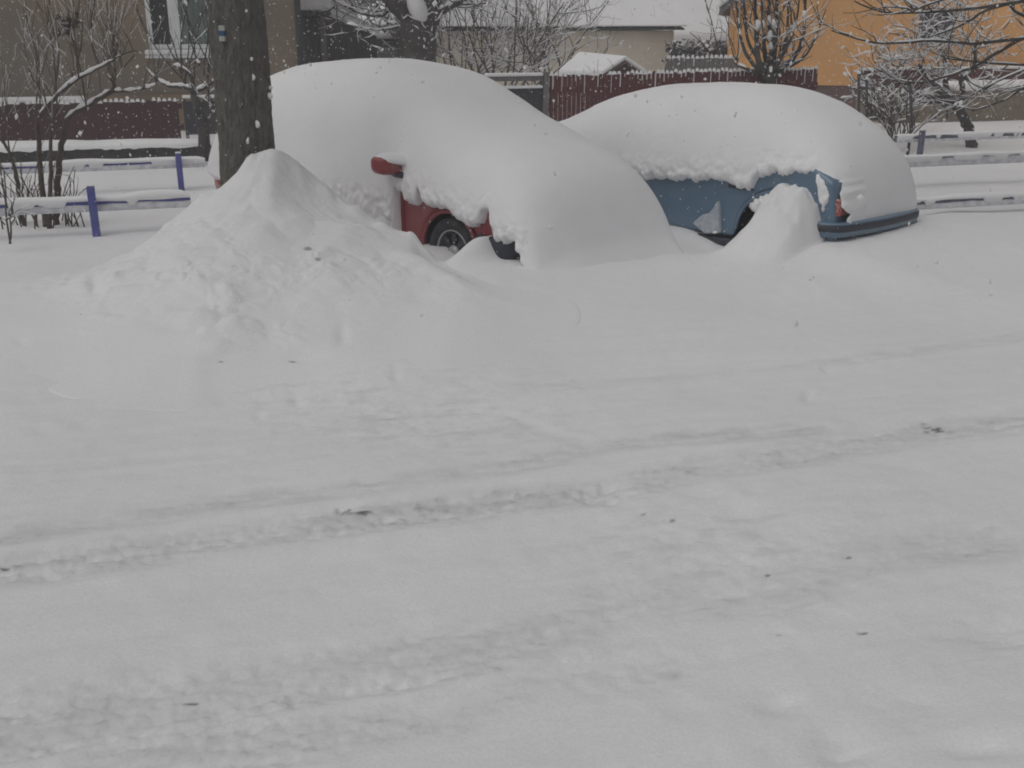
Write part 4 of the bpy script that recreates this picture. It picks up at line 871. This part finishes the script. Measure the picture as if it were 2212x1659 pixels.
q = MB(); n_ = [(tO - ov - .03, zO - dz_ + .105), (tMid, zR + .105), (tE + ov + .03, zO - dz_ + .105), (tE + ov, zO - dz_ + .34), (tMid, zR + .4), (tO - ov, zO - dz_ + .34)]; q.prism(n_, fnO, -.27, 9.2); q.build('roof_snow', SNOW, ro, bevel=.06, seg=3)
# garden wall in front of the orange house, snow heaped on its ledge
GM = 17.2
(ta, _), (tb2, _) = onM(1885, 200, GM), onM(2420, 200, GM); _, a0 = onM(2100, 214, GM); _, a1 = onM(2100, 193, GM); _, a2 = onM(2100, 166, GM + .5); _, a3 = onM(2100, 150, GM + .5)
gw = empty('garden_wall', st((ta + tb2) / 2, GM, .2), 0, 'low tan stone garden wall with a snowy ledge below the orange house', 'wall')
q = MB(); q.sbox(ta, tb2, GM, GM + .5, -.1, a1 - .03); q.build('stonework', TANS, gw)
q = MB(); (tx, _) = onM(2062, 180, GM); q.sbox(tx, tb2, GM - .06, GM + .55, a1 - .028, a2 - .06); q.build('ledge_snow', SNOW, gw, bevel=.1, seg=4)
q = MB(); q.sbox(ta + .1, tb2, GM + .58, GM + .66, -.1, a3); q.build('red_boards', REDF, gw)
q = MB(); q.sbox(ta + .1, tb2, GM + .55, GM + .69, a3 + .003, a3 + .05); q.build('board_snow', SNOW, gw, bevel=.015)

# ------------------------------------------------------------------ background trees and shrubs
r4 = random.Random(40)
# vase-shaped tree before the orange house
VY = 15.6; z4 = lambda *pts: [(1520.6 + a / 3., b / 3.) for a, b in pts]
limbs = [(pxl(z4((440, 700), (425, 600), (415, 520)), VY), .10, .085)]
for pts, r0 in [(((415, 520), (380, 490), (300, 455), (215, 420), (190, 370)), .04), (((415, 520), (360, 420), (345, 300), (340, 150), (330, -60)), .055), (((420, 520), (400, 400), (390, 250), (375, 60), (380, -60)), .045), (((430, 520), (440, 420), (465, 250), (470, 100), (480, -60)), .06),
                (((430, 510), (470, 440), (510, 330), (540, 200), (545, -60)), .04), (((440, 520), (520, 430), (580, 380), (640, 250), (655, 40), (660, -60)), .04), (((360, 470), (280, 360), (240, 250), (215, 60), (205, -40)), .03), (((470, 470), (600, 410), (680, 330), (740, 200), (790, 60)), .022), (((400, 450), (290, 280), (270, 120), (260, -40)), .03), (((440, 460), (540, 300), (600, 120), (620, -40)), .03), (((430, 490), (440, 300), (420, 130), (425, -60)), .05)]:
    limbs.append((pxl(z4(*pts), VY, .35, r4), r0, r0 * .32))
tw = []
for pts, r0, r_ in limbs[1:]:
    for k in range(7):
        i = r4.randint(1, len(pts) - 1); p = np.array(pts[i - 1]) + (np.array(pts[i]) - np.array(pts[i - 1])) * r4.random(); grow(r4, p, (r4.gauss(0, .45), r4.gauss(0, .45), 1), r4.uniform(.5, 1.1), .009, 1, tw, nch=(1, 3), ang=(.3, .7))
b_ = limbs[0][0][0]; vt = plant('pruned_tree', (b_[0], b_[1], .3), 'vase-shaped bare tree with snow lumps in its forks before the orange house', 'tree', limbs, DBARK, 41, tw, .009, cover=.65)
rr = random.Random(3)
for (a, b, w, h) in [(348, 165, 22, 34), (430, 230, 20, 32), (455, 150, 18, 26), (435, 295, 20, 26), (650, 90, 14, 22), (470, 240, 14, 20), (390, 440, 16, 16), (420, 130, 14, 30), (340, 450, 24, 12), (560, 300, 14, 14), (440, 500, 30, 12)]:
    lm = MB(); c = pxl(z4((a, b)), VY - .12)[0]; n = 8
    for i in range(1):
        ring = []
        for lat in np.linspace(-1.3, 1.3, 5):
            for k in range(n):
                t = 2 * math.pi * k / n; j = 1 + rr.uniform(-.2, .2)
                ring.append(c + np.array([math.cos(lat) * math.cos(t) * w / 3 * VY / 2250 * j, math.cos(lat) * math.sin(t) * w / 3 * VY / 2250 * j, math.sin(lat) * h / 3 * VY / 2250]))
        lm.add(ring, [(i_ * n + k, i_ * n + (k + 1) % n, (i_ + 1) * n + (k + 1) % n, (i_ + 1) * n + k) for i_ in range(4) for k in range(n)] + [tuple(range(n)), tuple(range(4 * n, 5 * n))]); lm.build('fork_snow', SNOW, vt, True)

# crooked umbrella-shaped tree right of the cars
UY = 16.2; z6 = lambda *pts: [(1780 + a * .2187, b * .2187) for a, b in pts]
limbs = [(pxl(z6((1470, 1520), (1455, 1400), (1425, 1260), (1370, 1150), (1310, 1060), (1250, 1000)), UY), .085, .065), (pxl(z6((1310, 1060), (1340, 980), (1370, 880), (1350, 780), (1420, 720), (1560, 640)), UY, .2), .05, .02),
         (pxl(z6((1250, 1000), (1190, 930), (1080, 830), (1000, 740), (940, 640)), UY, .2), .055, .02), (pxl(z6((1240, 990), (1080, 960), (930, 940), (800, 870), (700, 800), (560, 740)), UY, .2), .045, .014), (pxl(z6((1200, 1000), (1050, 1010), (920, 1000), (860, 960)), UY, .2), .025, .012),
         (pxl(z6((1270, 1000), (1200, 850), (1210, 650), (1150, 450), (1100, 250)), UY, .3), .045, .016), (pxl(z6((1350, 800), (1480, 650), (1500, 450), (1560, 280)), UY, .3), .035, .014), (pxl(z6((1210, 1010), (1150, 1090), (1095, 1170)), UY, .1), .03, .022), (pxl(z6((1220, 1010), (1218, 1090), (1215, 1165)), UY, .1), .02, .016)]
tw = []
for k in range(135):
    a, b = r4.gauss(0, 1), r4.gauss(0, 1); cx_, cy_ = 1180 + 360 * a, 420 + 260 * b
    if cy_ > 760 or cx_ < 480: cx_, cy_ = r4.uniform(500, 900), r4.uniform(560, 820)
    if cx_ < 850 and cy_ < 520: cy_ = r4.uniform(560, 800)
    p = pxl(z6((cx_, cy_)), UY, .7, r4)[0]; grow(r4, p, (r4.gauss(-.1, .8), r4.gauss(0, .5), r4.gauss(.4, .5)), r4.uniform(.35, .8), .0085, 1, tw, nch=(2, 5), wig=.38, ang=(.5, 1.2))
b_ = atY(2104, 326, UY)
plant('crooked_tree', b_, 'crooked leaning tree with a wide snowy umbrella crown behind the blue grey rail', 'tree', limbs, DBARK, 43, tw, .0105, twigmat=TWIG, cover=.72, limb_snow=.022)

# tree out of frame on the right whose long branches reach in
BY = 10.5
main = [((2560, -40), (2400, 20), (2300, 50), (2212, 81), (2163, 109), (2108, 142), (2053, 162), (1999, 177), (1937, 181)), ((2560, 120), (2400, 140), (2300, 143), (2212, 140), (2130, 136), (2038, 125)), ((2500, 210), (2350, 110), (2212, 35), (2190, 22), (2175, 0), (2160, -40)), ((2500, -80), (2330, -20), (2212, 2), (2130, 22), (2086, 50), (1999, 83), (1960, 92)),
        ((2500, 40), (2350, 75), (2212, 83), (2108, 94), (2010, 88), (1922, 94), (1878, 90), (1830, 77), (1797, 66)), ((2480, -70), (2320, -30), (2195, 4), (2064, 22), (1933, 28), (1878, 17), (1846, 2)), ((2420, 60), (2300, 110), (2212, 150), (2163, 172), (2125, 192), (2080, 215)), ((2420, 90), (2300, 150), (2212, 190), (2160, 220), (2100, 240)), ((2150, -40), (2010, 8), (1985, 22), (1960, 18))]
limbs = []; tw = []
tk = atY(2560, -40, BY); tk0 = np.array([tk[0] + .25, tk[1], .2])
limbs.append(([tk0, tk0 + np.array([0, 0, 1.2]), tk + np.array([.1, 0, .3]), tk + np.array([.0, .1, 1.6])], .19, .12))
for i, pts in enumerate(main):
    P = pxl(pts, BY, .25, r4); P[0] = tk + np.array([.15, 0, .25 * (i - 4) * .6]); r0 = .034 if i in (0, 2) else .024
    limbs.append((P, r0, .007))
    for k in range(6):
        j = r4.randint(2, len(P) - 1); p = P[j - 1] + (P[j] - P[j - 1]) * r4.random(); d_ = P[j] - P[j - 1]; d_ /= np.linalg.norm(d_)
        grow(r4, p, d_ + np.array([0, r4.gauss(0, .4), r4.gauss(.15, .5)]), r4.uniform(.25, .7), .0065, 1, tw, nch=(1, 3), ang=(.3, .8), wig=.15)
plant('bare_tree', (tk0[0], tk0[1], .2), 'long dark snow-lined branches reaching in over the rails beside the blue car', 'tree', limbs, DBARK, 45, tw, .0035, cover=.55)

# big dark tree in the middle
DY = 20.0; z5 = lambda *pts: [(605 + a * .2344, b * .2344) for a, b in pts]
limbs = [(pxl(z5((1265, 900), (1265, 560), (1262, 350), (1260, 200)), DY), .36, .35), (pxl(z5((1240, 280), (1160, 130), (1060, 30), (980, -120), (940, -260)), DY), .20, .10), (pxl(z5((1350, 280), (1385, 100), (1385, -60), (1400, -300)), DY), .19, .12),
         (pxl(z5((1360, 240), (1420, 150), (1560, 70), (1650, 20), (1800, -60)), DY), .085, .03), (pxl(z5((1060, 30), (1010, 90), (930, 140), (820, 140), (700, 100), (560, 30), (480, 0)), DY), .04, .012), (pxl(z5((1420, 150), (1600, 60), (1750, 40), (1900, 30)), DY), .045, .015), (pxl(z5((1260, 240), (1200, 60), (1170, -100), (1190, -260)), DY), .13, .06), (pxl(z5((1080, 50), (900, -20), (760, -80)), DY), .05, .02), (pxl(z5((960, 300), (1000, 240), (940, 160), (850, 60)), DY + .4), .015, .008)]
tw = []
for pts, r0, r_ in limbs[1:]:
    for k in range(10):
        j = r4.randint(1, len(pts) - 1); p = np.array(pts[j - 1]) + (np.array(pts[j]) - np.array(pts[j - 1])) * r4.random(); grow(r4, p, (r4.gauss(0, .7), r4.gauss(0, .6), r4.gauss(.3, .6)), r4.uniform(.5, 1.2), .014, 1, tw, nch=(2, 4))
b_ = limbs[0][0][0]; bt = plant('old_tree', (b_[0], b_[1], .2), 'thick dark old tree with snow in its fork, behind the red car roof', 'tree', limbs, DBARK, 47, tw, .013, cover=.65, limb_snow=.03)
c = pxl(z5((1265, 70)), DY - .25)[0]; q = MB(); V = []
for lat in np.linspace(-1.4, 1.4, 9):
    for k in range(16):
        t = 2 * math.pi * k / 16; V.append(c + np.array([math.cos(lat) * math.cos(t) * .19, math.cos(lat) * math.sin(t) * .2, math.sin(lat) * .24 - .10 * math.cos(lat) * math.cos(t)]))
q.add(V, [(i * 16 + k, i * 16 + (k + 1) % 16, (i + 1) * 16 + (k + 1) % 16, (i + 1) * 16 + k) for i in range(8) for k in range(16)]); q.build('fork_snow', SNOW, bt, True)

# snow-lined shrubs between the old tree and the beige house
def fan_shrub(px, py, Y_, label, h, n, seed, spread=.9, r=.020, snow=.012, name='snowy_shrub', up=.2, group=None, levels=2):
    rg = random.Random(seed); tw = []; b = atY(px, py, Y_); b[2] = max(.25, min(b[2], .4))
    for k in range(n):
        a = rg.uniform(0, 2 * math.pi); s_ = rg.uniform(.2, 1) * spread
        grow(rg, b + np.array([math.cos(a), math.sin(a), 0]) * .12, (math.cos(a) * s_, math.sin(a) * s_, 1), h * rg.uniform(.6, 1.), r, levels, tw, up=up, nch=(3, 5), ang=(.4, .9), shrink=.5)
    return plant(name, b, label, 'shrub', [], TWIG, seed, tw, snow, group=group, cover=.7)
fan_shrub(1090, 240, 21.5, 'wide snow-lined bush right behind the thick dark old tree', 3.0, 14, 71)
fan_shrub(985, 240, 24.0, 'dense snow-lined bush partly hidden by the thick dark old tree', 2.8, 14, 72)
fan_shrub(1185, 240, 22.5, 'spreading snow-lined bush in front of the beige house wall', 2.7, 13, 73, .8)
fan_shrub(1060, 250, 28.0, 'tall snowy bush farthest back behind the old dark tree', 4.2, 12, 74, 1.0)
fan_shrub(1560, 240, 26.0, 'thin upright bare sapling clump left of the orange house corner', 3.4, 5, 75, .35, .02, .008, name='sapling_clump', levels=1)
fan_shrub(1945, 284, 15.5, 'low upright snowy bush at the right end of the blue car roof', 1.0, 26, 76, .35, .012, .010, levels=1)
fan_shrub(1905, 200, 19.0, 'snow-covered bush against the orange house plinth', 1.0, 18, 77, .8, .02, .018, levels=1)
fan_shrub(1350, 200, 15.9, 'small snowy bush between the garden hut and the red picket fence', .9, 14, 78, .5, .012, .010, levels=1)
# two thin stakes by the blue car
for (a, b_, c_), lab in (((1855, 160, 255), 'tall thin dark stake beside the snowy bush behind the blue car'), ((1872, 172, 262), 'shorter thin dark stake with a snow cap behind the blue car'), ((1966, 180, 285), 'thin dark post standing in the low upright snowy bush')):
    p = atY(a, c_, 14.8); t_ = atY(a, b_, 14.8); e = empty('garden_stake', (p[0], p[1], .25), 0, lab, 'stake'); q = MB(); q.tube([(p[0], p[1], .1), (p[0] + .01, p[1], .7), tuple(t_)], [.022, .02, .018], 6); q.build('stick', DARKM, e, True); q = MB(); q.tube([tuple(t_ + np.array([0, 0, .002])), tuple(t_ + np.array([0, 0, .04]))], [.03, .012], 6); q.build('stick_snow', SNOW, e, True)
# hedge under the grey house roof
hd = empty('hedge', st(*onM(1520, 120, 24.0)[:1], 24.0, .3), 0, 'dark clipped hedge dusted with snow below the grey house roof', 'hedge'); q = MB(); q2 = MB(); rh = random.Random(6)
(ta, _), (tb2, _) = onM(1465, 120, 24.0), onM(1585, 120, 24.0); zt_ = onM(1520, 92, 24.0)[1]
for k in range(2600):
    t = rh.uniform(ta, tb2); m_ = 24 + rh.uniform(0, .8); z = rh.uniform(.3, zt_ + rh.gauss(0, .04)); c = st(t, m_, z); s_ = .06
    vs = [c + np.array([rh.gauss(0, s_), rh.gauss(0, s_), rh.gauss(0, s_)]) for _ in range(3)]
    (q2 if rh.random() < (.12 if z < zt_ - .12 else .6) else q).add(vs, [(0, 1, 2)])
q.build('foliage', NAVY, hd); q2.build('leaf_snow', SNOW, hd)

# ------------------------------------------------------------------ falling snow
fl = MB(); rf_ = random.Random(99)
OCT = np.array([(1, 0, 0), (0, 1, 0), (-1, 0, 0), (0, -1, 0), (0, 0, 1), (0, 0, -1)], float); OF = [(0, 1, 4), (1, 2, 4), (2, 3, 4), (3, 0, 4), (1, 0, 5), (2, 1, 5), (3, 2, 5), (0, 3, 5)]
for k in range(13000):
    y = 4.6 + 14 * rf_.random() ** .8; x = rf_.uniform(-.62, .62) * y; z = rf_.uniform(.35, 2.6 + .12 * y)
    s_ = .0010 + .00034 * y * (.35 + rf_.random()) + (.013 * rf_.random() ** 1.5 if rf_.random() < .12 else 0)
    R_ = np.array([[rf_.gauss(1, .3), rf_.gauss(0, .3), rf_.gauss(0, .3)], [rf_.gauss(0, .3), rf_.gauss(1, .3), rf_.gauss(0, .3)], [rf_.gauss(0, .3), rf_.gauss(0, .3), rf_.gauss(1.3, .4)]])
    fl.add(OCT @ R_.T * s_ + np.array([x, y, z]), OF)
tag(fl.build('snowflakes', FLAKE), kind='stuff')

# ------------------------------------------------------------------ snowy air
hz = bpy.data.materials.new('haze'); hz.use_nodes = True; n = hz.node_tree; n.nodes.remove(n.nodes['Principled BSDF'])
pv = n.nodes.new('ShaderNodeVolumePrincipled'); pv.inputs['Color'].default_value = (.9, .9, .92, 1); pv.inputs['Density'].default_value = .0058; pv.inputs['Anisotropy'].default_value = .2
n.links.new(pv.outputs[0], n.nodes['Material Output'].inputs['Volume'])
q = MB(); q.box(-520, 520, -20, 440, -1.5, 14.); tag(q.build('haze', hz), kind='stuff')
